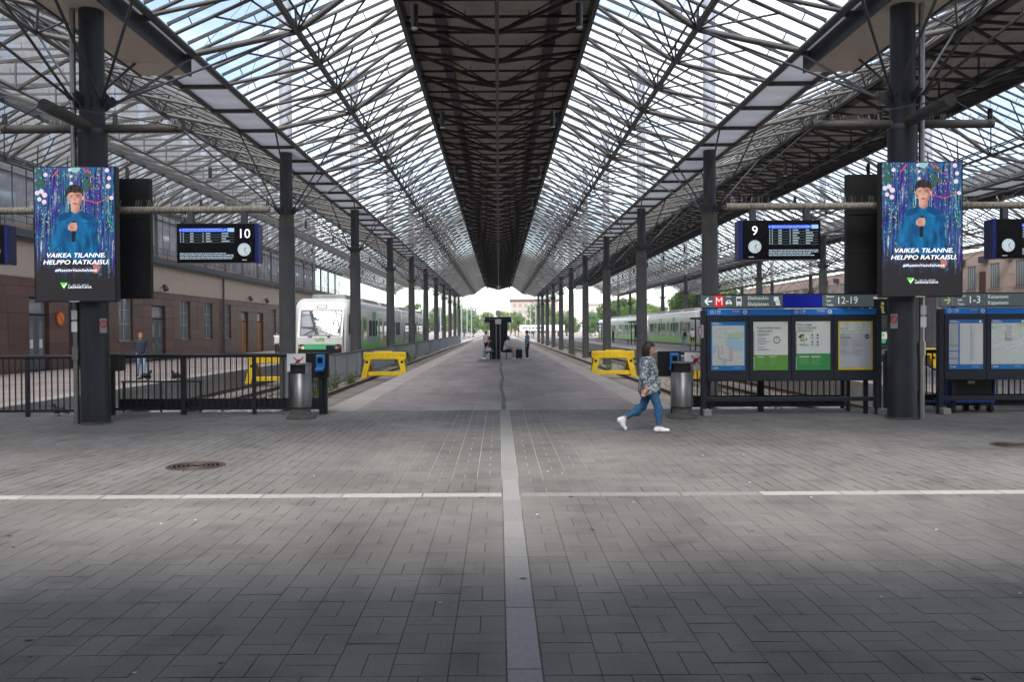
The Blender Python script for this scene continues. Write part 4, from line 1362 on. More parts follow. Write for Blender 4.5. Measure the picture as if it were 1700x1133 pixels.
# valley gutters over the column rows
b = MB(); b.box(-.55, .55, .02, 2 * DY - .02, VZ - .02, VZ + .03)
vp = b.mesh('gutter_panel', 'valley_panel')
b = MB(); b.bar((-.60, 0, VZ - .08), (.60, 0, VZ - .08), .11, .10)
vc = b.mesh('gutter_purlin', 'bar_dark')
for cx, lab in [(-7.85, 'grey metal roof gutter over the columns on the granite building side'), (7.85, 'grey metal roof gutter over the columns beside the map boards'),
                (23.55, 'grey metal roof gutter over the columns between the parked trains'), (39.25, 'grey metal roof gutter along the salmon stone building')]:
    e = empty('roof_gutter', (cx, 0, 0), 0, lab, 'gutter')
    for i in range(I0, I1 - 2, 2):
        place('gutter_panel', vp, e, (0, ry(i), 0)); place('gutter_purlin', vc, e, (0, ry(i), 0))
    for s in (-1, 1):
        MB().box(s * .585 - .025, s * .585 + .025, ry(I0), ry(I1), VZ - .05, VZ + .12).build('gutter_beam', 'valley_steel', e)
# soffit boxes at the near ends of the two middle gutters
for sx, lab in ((-8.05, 'beige clad soffit box above the column with the track ten board'), (8.05, 'beige clad soffit box above the column with the track nine board')):
    e = empty('soffit_box', (sx, 6, 8.0), 0, lab, 'soffit')
    for k in range(14):
        MB().box(-.575, .575, k * 1.04 + .006, k * 1.04 + 1.034, .0, .03).build('soffit_panel', 'soffit', e)
    for s in (-1, 1): MB().box(s * .605 - .025, s * .605 + .025, 0, 14.56, -.03, .42).build('side_panel', 'board_frame', e)
    MB().box(-.575, .575, 0, 14.56, .04, .36).build('core', 'bar_dark', e)

# ------------------------------------------------------------------ columns
def column(near=False):
    e = empty('roof_column', (0, 0, 0))
    zb = -.80 if not near else 0
    lo, up = ('near_column', 'near_column') if near else ('column_lower', 'column_upper')
    MB().lathe((0, 0, 0), [(.272 if near else .30, zb), (.272 if near else .29, 5.6)], 20).build('lower_shaft', lo, e)
    MB().lathe((0, 0, 0), [(.28, 5.6), (.28, 5.68), (.25, 5.70)] if near else [(.285, 5.601), (.26, 6.05)], 20).build('collar', 'column_upper' if near else 'column_moss', e)
    MB().lathe((0, 0, 0), [(.235, 5.66), (.225, 8.55)], 20).build('upper_shaft', up, e)
    if near: MB().lathe((0, 0, 0), [(.31, 0), (.31, .012), (.275, .016), (.273, .05)], 24).build('base_ring', 'bin_base', e)
    b = MB()
    for a in range(8):
        c, s_ = math.cos(a * math.pi / 4 + .39), math.sin(a * math.pi / 4 + .39)
        b.bar((c * .2, s_ * .2, 6.12), (c * .40, s_ * .40, 6.34), .03, .14)
    b.build('bracket_cup', up, e)
    for sx in (-1, 1):
        for sy in (-1, 1):
            MB().tube((sx * .30, sy * .20, 6.25), (sx * (7.85 - MX), sy * 3 * DY, MZ), .028, 6).build('strut', 'column_upper', e)
            MB().tube((sx * .26, sy * .26, 6.22), (sx * .60, sy * 3 * DY, VZ - .1), .030, 6).build('strut', 'tube_paint' if sx < 0 else 'column_upper', e)
    if not near:
        MB().lathe((0, 0, 0), [(.24, 8.6), (.22, 16.2)], 12).build('mast', 'mast_steel', e)
        b = MB()
        for sx in (-1, 1):
            for sy in (-1, 1):
                b.tube((sx * .1, 0, 16.0), (sx * 5.2, sy * 3 * DY, 10.1), .012, 4); b.tube((sx * .1, 0, 15.4), (sx * 3.1, sy * 3 * DY, 9.6), .012, 4)
        b.build('mast_cable', 'bar_dark', e)
    return e
proto = column()
first = True
rows_ = [(-7.85, 1, 'dark grey roof column in the row between the left platform tracks and the train', 'columns on the train side'),
         (7.85, 1, 'dark grey roof column in the row between the central platform and the concrete edge wall', 'columns beside the concrete edge wall'),
         (23.55, 0, 'slim dark roof column standing between the two parked trains', 'columns between the parked trains'),
         (39.25, 0, 'slim dark roof column near the salmon stone building', 'columns by the salmon building')]
for x, n0, lab, grp in rows_:
    for n in range(n0, NCOL):
        c = proto if first else copy_tree(proto)
        first = False
        c.location = (x, Y0C + SP * n, 0)
        prop(c, lab, 'column', grp)

def near_column(x, label, s):
    """the big entrance columns carry arms, screens and boards; s = which way is outward"""
    e = column(near=True)
    e.location = (x, Y0C, 0)
    prop(e, label, 'column')
    L = 1.75
    for d in ((1, 0), (-1, 0), (0, -1)):
        MB().tube((d[0] * .2, d[1] * .2, 5.72), (d[0] * L, d[1] * L, 5.72), .085 if d[0] else .11, 12).build('cross_arm', 'bracket_tube', e)
    b = MB()
    for a, c in (((1, 0), (0, -1)), ((0, -1), (-1, 0))):
        b.tube((a[0] * L, a[1] * L, 5.74), (c[0] * L, c[1] * L, 5.74), .012, 5)
    b.build('tie_rod', 'column_upper', e)
    MB().tube((-3.42, 0, 4.14), (3.42, 0, 4.14), .07, 12).build('sign_bar', ['bird_dirt'], e)
    b = MB()
    rg = random.Random(4)
    for k in range(120):
        xx = rg.uniform(-3.4, 3.4)
        if abs(xx) < .3: continue
        b.tube((xx, 0, 4.2), (xx + rg.uniform(-.03, .03), rg.uniform(-.06, .06), 4.34), .0035, 3, cap=False)
    for d in ((1, 0), (-1, 0)):
        for k in range(40):
            xx = d[0] * rg.uniform(.4, 1.7)
            b.tube((xx, 0, 5.79), (xx + rg.uniform(-.03, .03), rg.uniform(-.06, .06), 5.92), .0035, 3, cap=False)
    b.build('bird_spikes', 'steel', e)
    px = -.31 if s < 0 else .31
    b = MB(); b.tube((px, -.12, .0), (px, -.12, 8.0), .055, 10); b.tube((px, -.12, 1.25), (px, -.12, 1.5), .08, 10)
    b.build('downpipe', 'steel', e)
    b = MB(); b.box(px - .05, px + .06, -.19, -.179, 1.78, 1.98); b.box(px - .05, px + .06, -.19, -.179, 2.02, 2.2); b.build('pipe_sticker', 'print_white', e)
    an = R(-34) if s < 0 else R(-146)
    sg_ = (math.cos(an), math.sin(an))
    q = MB().box(-.07, .07, -.006, .006, -.14, .14).build('smoking_sign', 'print_grey', e, (sg_[0] * .285, sg_[1] * .285, 1.90), (0, 0, an + R(90)))  # plate coloured grey to stand for the shade it hangs in
    q2 = MB(); q2.ring(0, .03, .05, .075, -.009, 20); q2.line((-.05, .08), (.05, -.02), .018, -.0105); q2.build('red_ring', 'sign_red', q)
    return e
NCL = near_column(-7.85, 'thick near-black column with steel downpipe by the black pigeon-sign fence', -1)
NCR = near_column(7.85, 'thick near-black column with steel downpipe between the map boards', 1)

# pendant spotlights
b = MB(); b.tube((0, 0, 0), (0, 0, .9), .012, 5); LR = b.mesh('rod', 'lamp_black')
b = MB(); b.tube((0, 0, -.55), (0, 0, 0), .085, 12); LB = b.mesh('housing', 'lamp_black')
b = MB(); b.tube((0, 0, -.575), (0, 0, -.551), .075, 12); LG = b.mesh('lens', 'lamp_glass')
for cx, lab, grp, zz in ((0, 'black cylinder pendant lamp under the dark strip above the central platform', 'lamps over the central platform', 9.62), (15.7, 'black cylinder pendant lamp under the dark strip beside the parked trains', 'lamps over the train platform', 9.62),
                (-15.7, 'black cylinder pendant lamp under the all-glass roof by the granite building', 'lamps by the granite building', 9.62)):
    for sx in (-1.98, 1.98):
        for k in range(14):
            e = empty('pendant_lamp', (cx + sx, 20.4 + k * 9.97, zz), 0, lab, 'lamp', grp)
            place('rod', LR, e); place('housing', LB, e); place('lens', LG, e)
# ------------------------------------------------------------------ advertising screens
def ad_screen(x, y, label, s):
    e = empty('advertising_screen', (x, y, 3.63), 0, label, 'screen')
    W, H = 1.50, 2.52
    MB().bbox(-W / 2 - .03, W / 2 + .03, .0, .16, -H / 2 - .02, H / 2 + .02, .01).build('housing', 'black', e)
    MB().rect(-W / 2, W / 2, -H / 2, H / 2, -.004).build('display', 'ad_tinsel', e)
    def L(name, m, y): return m.build(name, y, e)
    # dark lower ground of the picture behind the wording
    b = MB(); b.poly([(-.37, -.62), (.36, -.62), (.36, -.1), (-.3, -.1)], -.008); b.build('picture_trousers', 'ad_trousers', e)
    # garland band
    b = MB()
    rg = random.Random(9)
    for px, pz, r in [(-.54, 1.12, .04), (-.08, 1.21, .032), (-.06, 1.09, .026), (-.055, .96, .03), (.62, 1.20, .042), (.66, 1.05, .04), (.64, .90, .045), (.70, .68, .04), (-.70, .78, .045), (-.62, .81, .045), (-.56, .74, .05), (-.66, .66, .042), (-.57, .61, .045)]:
        b.disc(px, pz, r, -.008, 14)
    b.build('picture_balls', 'ad_ball', e)
    b = MB(); b.poly([(.02 + .10 * math.cos(a), 1.255 + .10 * math.sin(a)) for a in [math.pi + math.pi * k / 14 for k in range(15)]], -.008); b.build('picture_mirror_ball', 'ad_discoball', e)
    b = MB()
    for px, pz, a in [(-.35, 1.15, .9), (.30, 1.14, 2.2), (.22, 1.18, 2.3)]:
        b.line((px - .09 * math.cos(a), pz - .09 * math.sin(a)), (px + .09 * math.cos(a), pz + .09 * math.sin(a)), .018, -.008)
    pts = [(.20 + .47 * t, .66 - .09 * math.sin(math.pi * t) + .05 * t) for t in [k / 12 for k in range(13)]]
    for p, q in zip(pts[:-1], pts[1:]): b.line(p, q, .010, -.008)
    b.build('picture_garland', 'ad_orange', e)
    b = MB()
    for px, pz in [(-.66, 1.02), (-.70, .93), (-.60, .94), (.22, 1.0), (.28, .93), (.2, .86), (.26, 1.12), (-.68, 1.18)]:
        b.poly([(px + r_ * math.cos(k * .9), pz + r_ * math.sin(k * .9)) for k, r_ in enumerate([.09, .04, .08, .035, .085, .04, .07])], -.0085)
    b.build('picture_leaves', 'ad_leaf', e)
    # the printed figure: shirt, arms, head, microphone
    b = MB()
    b.poly([(-.30, -.48), (-.34, -.10), (-.36, .12), (-.335, .30), (-.28, .37), (-.12, .42), (-.05, .445), (.10, .445), (.18, .41), (.34, .35), (.40, .27), (.42, .05), (.455, -.25), (.47, -.48)], -.012)
    b.poly([(-.335, .30), (-.40, .05), (-.47, -.22), (-.44, -.33), (-.36, -.34), (-.20, -.10), (-.06, .08), (-.11, .15), (-.25, .02), (-.28, .2)], -.0135)
    b.build('picture_shirt', 'ad_shirt', e)
    b = MB()
    b.poly([(-.29, .36), (-.12, .42), (-.05, .44), (-.09, .33), (-.20, .26), (-.31, .25)], -.016)
    b.poly([(.10, .445), (.19, .41), (.34, .35), (.37, .28), (.24, .255), (.13, .31)], -.016)
    b.line((.13, .20), (.32, .205), .012, -.016); b.line((.02, .40), (.03, -.48), .010, -.016); b.line((-.40, -.30), (-.18, -.12), .02, -.016)
    b.line((.33, .1), (.37, -.4), .018, -.016); b.line((.37, -.18), (.45, -.22), .02, -.016)
    b.build('picture_shirt_yoke', 'ad_shirt_dark', e)
    b = MB()
    b.poly([(-.065, .55), (-.06, .43), (.02, .385), (.10, .43), (.105, .56)], -.0165)
    b.poly([(.02 + .135 * math.cos(a) * (1 if math.sin(a) > -.2 else .86), .68 + .185 * math.sin(a)) for a in [2 * math.pi * k / 26 for k in range(26)]], -.019)
    b.disc(-.118, .68, .022, -.018, 10, rz=.042); b.disc(.158, .68, .022, -.018, 10, rz=.042)
    b.build('picture_face', 'ad_skin', e)
    b = MB(); b.poly([(-.12, .16), (-.04, .225), (.045, .21), (.06, .14), (.04, .06), (-.06, .055), (-.12, .09)], -.022); b.build('picture_hand', 'ad_skin', e)
    b = MB(); b.poly([(.33, -.55), (.45, -.56), (.475, -.66), (.42, -.745), (.33, -.73), (.35, -.66)], -.019); b.build('picture_hand', 'ad_skin_shade', e)
    b = MB()
    b.poly([(.055, .80), (.13, .79), (.155, .66), (.12, .55), (.07, .51), (.105, .66)], -.0205)
    b.line((.018, .69), (.008, .635), .014, -.0205); b.line((.008, .632), (.035, .628), .012, -.0205)
    for k in range(3): b.line((-.10, .095 + k * .035), (-.02, .11 + k * .035), .006, -.0235)
    for k in range(3): b.line((.36 + k * .03, -.735), (.37 + k * .03, -.66), .006, -.0205)
    b.build('picture_face_shade', 'ad_skin_shade', e)
    b = MB()
    b.poly([(-.135, .70), (-.15, .80), (-.115, .885), (-.03, .93), (.07, .93), (.155, .875), (.185, .79), (.165, .69), (.14, .765), (.09, .79), (.03, .775), (-.04, .79), (-.10, .765)], -.0225)
    b.line((-.075, .725), (-.02, .722), .014, -.0225); b.line((.05, .722), (.108, .727), .014, -.0225)
    b.disc(-.045, .692, .013, -.0225, 10, rz=.008); b.disc(.078, .692, .013, -.0225, 10, rz=.008)
    b.build('picture_hair', 'ad_hair', e)
    b = MB(); b.poly([(-.035, .583), (.015, .597), (.065, .583), (.04, .562), (.015, .556), (-.012, .562)], -.0225); b.build('picture_mouth', 'ad_lip', e)
    b = MB(); b.poly([(-.045, .06), (.025, .07), (.01, -.14), (-.015, -.155), (-.06, -.14)], -.021); b.poly([(-.045, .215), (.03, .215), (.02, .25), (-.03, .25)], -.0235); b.build('picture_microphone', 'ad_black', e)
    # wording
    lettering('VAIKEA TILANNE.', .115, e, .02, -.026, -.405, 'led_white', width=1.10, shear=.22, bold=.010)
    lettering('HELPPO RATKAISU.', .115, e, .025, -.026, -.535, 'led_white', width=1.24, shear=.22, bold=.010)
    lettering('#RattiinVainSelvänä', .075, e, .02, -.026, -.685, 'led_white', width=.79, shear=.22, bold=.003)
    b = MB(); b.poly([(-.29, -.915), (-.145, -.915), (-.215, -1.04)], -.010); b.build('logo_triangle', 'ad_green', e)
    b = MB(); b.line((-.245, -.965), (-.215, -1.0), .014, -.014); b.line((-.215, -1.0), (-.165, -.935), .016, -.014); b.build('logo_tick', 'led_white', e)
    b = MB()
    for k, w in enumerate((.05, .075, .06, .09, .05)): b.rect(-.14 + k * .088, -.14 + k * .088 + w * .85, -.965, -.950, -.010)
    b.build('logo_small_print', 'led_dim', e)
    lettering('LIIKENNETURVA', .06, e, .085, -.010, -1.005, 'led_white', width=.44, bold=.002)
    MB().rect(-.12, .07, -H / 2 - .019, -H / 2 - .003, -.002).build('maker_plate', 'print_white', e)
    b = MB(); b.box(.12 * -s - .08, .12 * -s + .08, .161, .20, -.9, .9); b.build('mount', 'black', e)
    return e
ad_screen(-7.99, 15.95, 'lit vertical screen showing a man in a blue shirt, on the pigeon-fence column', -1)
ad_screen(8.0, 15.95, 'lit vertical screen showing a man in a blue shirt, between the map boards', 1)
for x, s, lab in ((-7.70, 1, 'black back of a vertical screen behind the column by the pigeon fence'), (7.72, -1, 'black back of a vertical screen behind the column between the map boards')):
    e = empty('screen_back', (x, 16.86, 3.64), 0, lab, 'screen')
    MB().bbox(-.76, .76, .0, .14, -1.20, 1.20, .012).build('housing', 'screen_back', e)
    b = MB()
    for k in range(3): b.bbox(-.72, .72, -.012, .0, -1.15 + k * .77, -1.15 + k * .77 + .75, .005)
    b.build('rear_cover', 'screen_back', e)
    MB().box(-s * .15 - .1, -s * .15 + .1, -.25, -.013, -.9, .9).build('mount', 'black', e)

# ------------------------------------------------------------------ departure boards
def departure_board(x, num, clock_left, label, rows):
    e = empty('departure_board', (x, Y0C, 3.48), 0, label, 'board')
    W, H = 1.50, .76
    MB().bbox(-W / 2, W / 2, -.14, .14, -H / 2, H / 2, .012).build('housing', 'screen_black', e)
    sx = -1 if clock_left else 1
    MB().bbox(min(sx * W / 2, sx * (W / 2 + .08)) + (0.001 if sx > 0 else 0), max(sx * W / 2, sx * (W / 2 + .08)) - (0.001 if sx < 0 else 0), -.15, .15, -H / 2 - .01, H / 2, .012).build('side_panel', 'navy_panel', e)
    for k in (-.52, .52):
        MB().box(k - .055, k + .055, -.055, .055, H / 2, .62).build('hanger', 'column_upper', e)
    y = -.144
    cx = -.52 if clock_left else .55
    tx0, tx1 = (-.26, .70) if clock_left else (-.70, .36)
    lettering(num, .25, e, cx, y, .17, 'led_white', bold=.002, name='track_number')
    c = MB().disc(cx, -.13, .125, y, 32).build('clock_face', 'led_clock', e)
    b = MB()
    for k in range(12):
        a = k * math.pi / 6
        b.line((cx + .093 * math.sin(a), -.13 + .093 * math.cos(a)), (cx + .115 * math.sin(a), -.13 + .115 * math.cos(a)), .012 if k % 3 == 0 else .008, y - .002)
    prop(b.build('clock_ticks', 'led_dark', c), kind='stuff')
    b = MB()
    ha, ma = R(13.4 % 12 * 30), R(24 * 6)
    b.line((cx, -.13), (cx + .06 * math.sin(ha), -.13 + .06 * math.cos(ha)), .014, y - .003)
    b.line((cx, -.13), (cx + .10 * math.sin(ma), -.13 + .10 * math.cos(ma)), .010, y - .003)
    b.build('clock_hands', 'led_dark', c)
    b = MB(); b.line((cx, -.13), (cx + .03 * math.sin(3.1), -.13 + .085 * math.cos(3.1)), .006, y - .004); b.build('second_hand', 'led_red', c)
    MB().rect(tx0, tx1 - .13, .21, .29, y).build('header_band', 'led_blue', e)
    MB().rect(tx1 - .129, tx1, .213, .287, y).build('header_clock', 'led_pale', e)
    rg = random.Random(len(label))
    b = MB()
    for z in (.235, .265):
        xx = tx0 + .06
        while xx < tx1 - .24:
            w = rg.uniform(.03, .09); b.rect(xx, xx + w, z - .007, z + .007, y - .003); xx += w + .012
    b.disc(tx0 + .025, .25, .017, y - .003, 12)
    b.poly([(tx1 - .20, .238), (tx1 - .15, .238), (tx1 - .155, .258), (tx1 - .175, .266), (tx1 - .195, .258)], y - .003)
    b.build('header_wording', 'led_pale', e)
    z = .185
    for r_ in range(rows):
        b = MB()
        for x0, w in ((0, .025), (.05, .03), (.18, .085), (.40, .03), (.46, rg.uniform(.09, .14)), (.74 if not clock_left else .72, rg.uniform(.06, .16))):
            xx = tx0 + x0 * (tx1 - tx0) / .98 + .02
            nseg = max(1, int(w / .022))
            for q in range(nseg): b.rect(xx + q * .022, xx + q * .022 + .015, z - .013, z + .012, y)
        b.rect(tx0 + .01, tx1, z - .0235, z - .0215, y)
        b.build('departure_row', 'led_dim', e)
        z -= .05
    b = MB()
    for k in range(4):
        zz = -.20 - k * .033
        xx = tx0 + .01; end = tx1 - rg.uniform(0, .25)
        while xx < end:
            w = rg.uniform(.02, .09); b.rect(xx, min(xx + w, tx1), zz - .008, zz + .008, y); xx += w + .010
    b.build('notice_text', 'led_dim', e)
    MB().rect(cx - .04 if not clock_left else cx - .12, cx + .05 if not clock_left else cx - .02, -.335, -.322, y).build('maker_mark', 'print_white', e)
    return e
departure_board(-5.44, '10', False, 'departure board showing number 10 above a clock, hanging by the granite wall side', 4)
departure_board(5.46, '9', True, 'departure board showing number 9 above a clock, over the four-poster board', 6)
departure_board(-10.26, '', False, 'dark blue sided departure board cut off beside the granite wall', 4)
departure_board(10.34, '', True, 'departure board with dark blue side before the salmon building windows', 4)

# ------------------------------------------------------------------ black fences along the end of the tracks
def fence(x0, x1, y, label, mesh_from=None, post_every=1.75):
    e = empty('fence', (0, y, 0), 0, label, 'fence')
    MB().tube((x0, 0, 1.26), (x1, 0, 1.26), .045, 10).build('top_rail', 'fence_top', e)
    MB().box(x0, x1, -.025, .025, .10, .15).build('bottom_rail', 'fence_black', e)
    b = MB(); b.box(-.011, .011, -.011, .011, .15, 1.22); bm = b.mesh('fence_bar', 'fence_black')
    n = int((x1 - x0) / .125)
    npost = max(1, round((x1 - x0) / post_every)); px = [x0 + (x1 - x0) * k / npost for k in range(npost + 1)]
    for k in range(1, n):
        xx = x0 + (x1 - x0) * k / n
        if min(abs(xx - p) for p in px) < .05: continue
        place('fence_bar', bm, e, (xx, 0, 0))
    for k, p in enumerate(px):
        w = .055 if k % 2 else .035
        MB().box(p - w, p + w, -.04, .04, 0, 1.22).build('post', 'fence_black', e)
    if mesh_from:
        b = MB()
        a, c = mesh_from
        k = a
        while k < c:
            b.box(k - .0022, k + .0022, .040, .0445, .16, 1.22); k += .048
        z = .18
        while z < 1.22:
            b.box(a, c, .045, .049, z - .0022, z + .0022); z += .048
        prop(b.build('wire_mesh', 'fence_mesh', e), kind='stuff')
        MB().box(a, c, .05, .075, .12, .34).build('kick_plate', 'fence_black', e)
    return e
fence(-8.24, -3.72, 18.0, 'black bar fence with wire mesh, pigeon sign and blue reader box', (-8.15, -3.8))
fence(-13.2, -8.25, 17.7, 'plain black bar fence before the granite building platform')
fence(3.72, 7.45, 18.0, 'black bar fence with wire mesh behind the four-poster board', (3.8, 7.4))
fence(8.25, 13.4, 18.0, 'black bar fence with wire mesh behind the two-map board', (8.3, 13.3))
e = empty('fence_box', (-8.02, 17.62, .98), 0, 'small black box between the column and the fence rail', 'box')
MB().bbox(-.16, .12, -.1, .24, -.02, .34, .01).build('case', 'black', e)
MB().bbox(-.42, -.17, -.16, .0, -.05, .10, .01).build('bracket', 'black', e)

def pigeon_sign(x, y, z, label):
    e = empty('pigeon_sign', (x, y, z), 0, label, 'sign')
    MB().bbox(-.23, .23, 0, .012, -.19, .19, .004).build('plate', 'print_white', e)
    b = MB(); b.poly([(-.14, -.06), (-.06, -.01), (-.01, .06), (.03, .075), (.055, .055), (.03, .035), (.02, -.02), (-.03, -.06), (-.09, -.065)], -.004)
    b.line((-.03, -.06), (-.03, -.09), .008, -.004); b.line((0, -.05), (0, -.09), .008, -.004); b.build('bird_mark', 'print_dark', e)
    b = MB(); b.line((-.09, .12), (.12, -.08), .02, -.008); b.line((.12, .12), (-.07, -.08), .02, -.010); b.build('red_cross', 'sign_red', e)
    return e
pigeon_sign(-4.28, 17.93, 1.10, 'white sign with a crossed-out pigeon behind the steel bin on the fence')
pigeon_sign(4.18, 17.93, 1.08, 'white sign with a crossed-out pigeon beside the four-poster board')

def reader(x, y, label, m=1):
    e = empty('ticket_reader', (x, y, .76), 0, label, 'ticket reader')
    MB().bbox(-.30, .19, .02, .10, .02, .55, .01).build('back_plate', 'black', e)
    q = MB().bbox(.02 * m - .10, .02 * m + .13, -.12, .02, .16, .54, .03).build('blue_body', 'device_blue', e)
    MB().bbox(.02 * m - .05, .02 * m + .08, -.13, -.11, .32, .47, .008).build('display', 'screen_black', q)
    MB().bbox(.02 * m - .12, .02 * m + .10, -.17, -.02, .10, .20, .03).build('card_shelf', 'device_blue', q)
    MB().box(-.02, .05, .03, .09, -.76, .02).build('post', 'fence_black', e)
    q.location = (.004, 0, .07); q.scale = (.82, .82, .82)
    return e
reader(-3.80, 17.86, 'blue ticket reader box at the end of the fence with the pigeon sign', 1)
reader(3.62, 17.60, 'blue ticket reader box behind the steel bin near the walking woman', 1)

# ------------------------------------------------------------------ litter bins
def bin_(x, y, label, flip):
    e = empty('litter_bin', (x, y, 0), 0, label, 'bin')
    MB().lathe((0, 0, 0), [(.30, 0), (.30, .03), (.24, .09), (.20, .10), (.19, .22)], 28).build('foot', 'bin_foot', e)
    MB().lathe((0, 0, 0), [(.185, .20), (.185, .26)], 28).build('base_ring', 'bin_base', e)
    r = .215
    MB().lathe((0, 0, 0), [(r - .01, .255), (r, .27), (r, 1.0), (r - .012, 1.0)], 40).build('drum', 'brushed_steel', e)
    # head: a hood open towards the front left
    b = MB(); n = 28
    arc = [R(-52) + R(232) * k / n for k in range(n + 1)]
    v = []; f = []
    for k, a in enumerate(arc):
        for z in (1.0, 1.21):
            for rr in (r, r - .012): v.append((rr * math.cos(a), rr * math.sin(a), z))
    for k in range(n):
        o = 4 * k; p = 4 * (k + 1)
        f += [(o, p, p + 2, o + 2), (p + 1, o + 1, o + 3, p + 3), (o + 2, p + 2, p + 3, o + 3)]
    b.add(v, f, True)
    b.build('hood', 'brushed_steel', e)
    MB().lathe((0, 0, 0), [(r - .02, .995), (r - .02, 1.0), (.0001, 1.001)], 28).build('inside', 'black_matte', e)
    MB().lathe((0, 0, 0), [(r - .03, 1.01), (r - .03, 1.19)], 24).build('liner', 'black_matte', e)
    MB().lathe((0, 0, 0), [(r + .003, 1.195), (r + .003, 1.215), (r - .02, 1.225), (.0001, 1.226)], 28).build('lid', 'panel_grey', e)
    e.scale = (1, 1, .915)
    return e
bin_(-4.02, 17.1, 'brushed steel litter bin in front of the pigeon-sign fence', False)
bin_(3.64, 16.75, 'brushed steel litter bin beside the walking woman', True)

# ------------------------------------------------------------------ information boards
def poster_lines(b, x0, x1, z0, z1, step, h, y, rg, ragged=.3):
    z = z1
    while z > z0:
        b.rect(x0, x1 - rg.random() * ragged * (x1 - x0), z - h, z, y); z -= step

def board_unit(e, cx, z0, z1, W, header):
    b = MB(); b.bbox(cx - W / 2 + .004, cx + W / 2 - .004, -.05, .05, z0, z1 - .13, .008); b.build('panel', 'board_frame', e)
    b = MB(); b.bbox(cx - W / 2 + .004, cx + W / 2 - .004, -.055, .055, z1 - .128, z1, .006); h = b.build('header', 'board_blue', e)
    MB().bbox(cx - W / 2 + .006, cx + W / 2 - .006, -.062, -.051, z0 + .01, z0 + .19, .004).build('lower_panel', 'board_frame', e)
    if header:
        b = MB(); y = -.059
        b.ring(cx - W / 2 + .105, z1 - .064, .022, .032, y, 18)
        for k in range(8):
            a = k * math.pi / 4
            b.line((cx - W / 2 + .105 + .034 * math.cos(a), z1 - .064 + .034 * math.sin(a)), (cx - W / 2 + .105 + .043 * math.cos(a), z1 - .064 + .043 * math.sin(a)), .009, y)
        b.rect(cx - W / 2 + .172, cx - W / 2 + .178, z1 - .105, z1 - .022, y)
        b.disc(cx + W / 2 - .085, z1 - .064, .045, y, 24)
        b.build('emblem', 'print_white', h)
        lettering('HSL', .052, h, cx - W / 2 + .25, y, z1 - .048, 'print_white', bold=.02)
        lettering('HRT', .04, h, cx - W / 2 + .245, y, z1 - .092, 'print_white')
        lettering('Vyöhyke', .046, h, cx + W / 2 - .27, y, z1 - .042, 'print_white', bold=.012)
        lettering('Zon/Zone', .036, h, cx + W / 2 - .26, y, z1 - .088, 'map_water')
        lettering('A', .075, h, cx + W / 2 - .085, y - .004, z1 - .066, 'board_blue', bold=.02)
    return h

def post_pair(e, xs, top):
    for x in xs:
        MB().bbox(x - .05, x + .05, -.06, .06, 0.0, top, .008).build('post', 'board_frame', e)
        MB().bbox(x - .04, x + .12 if x > xs[0] else x + .12, -.22, .16, 0.0, .135, .012).build('foot_block', 'concrete_block', e)

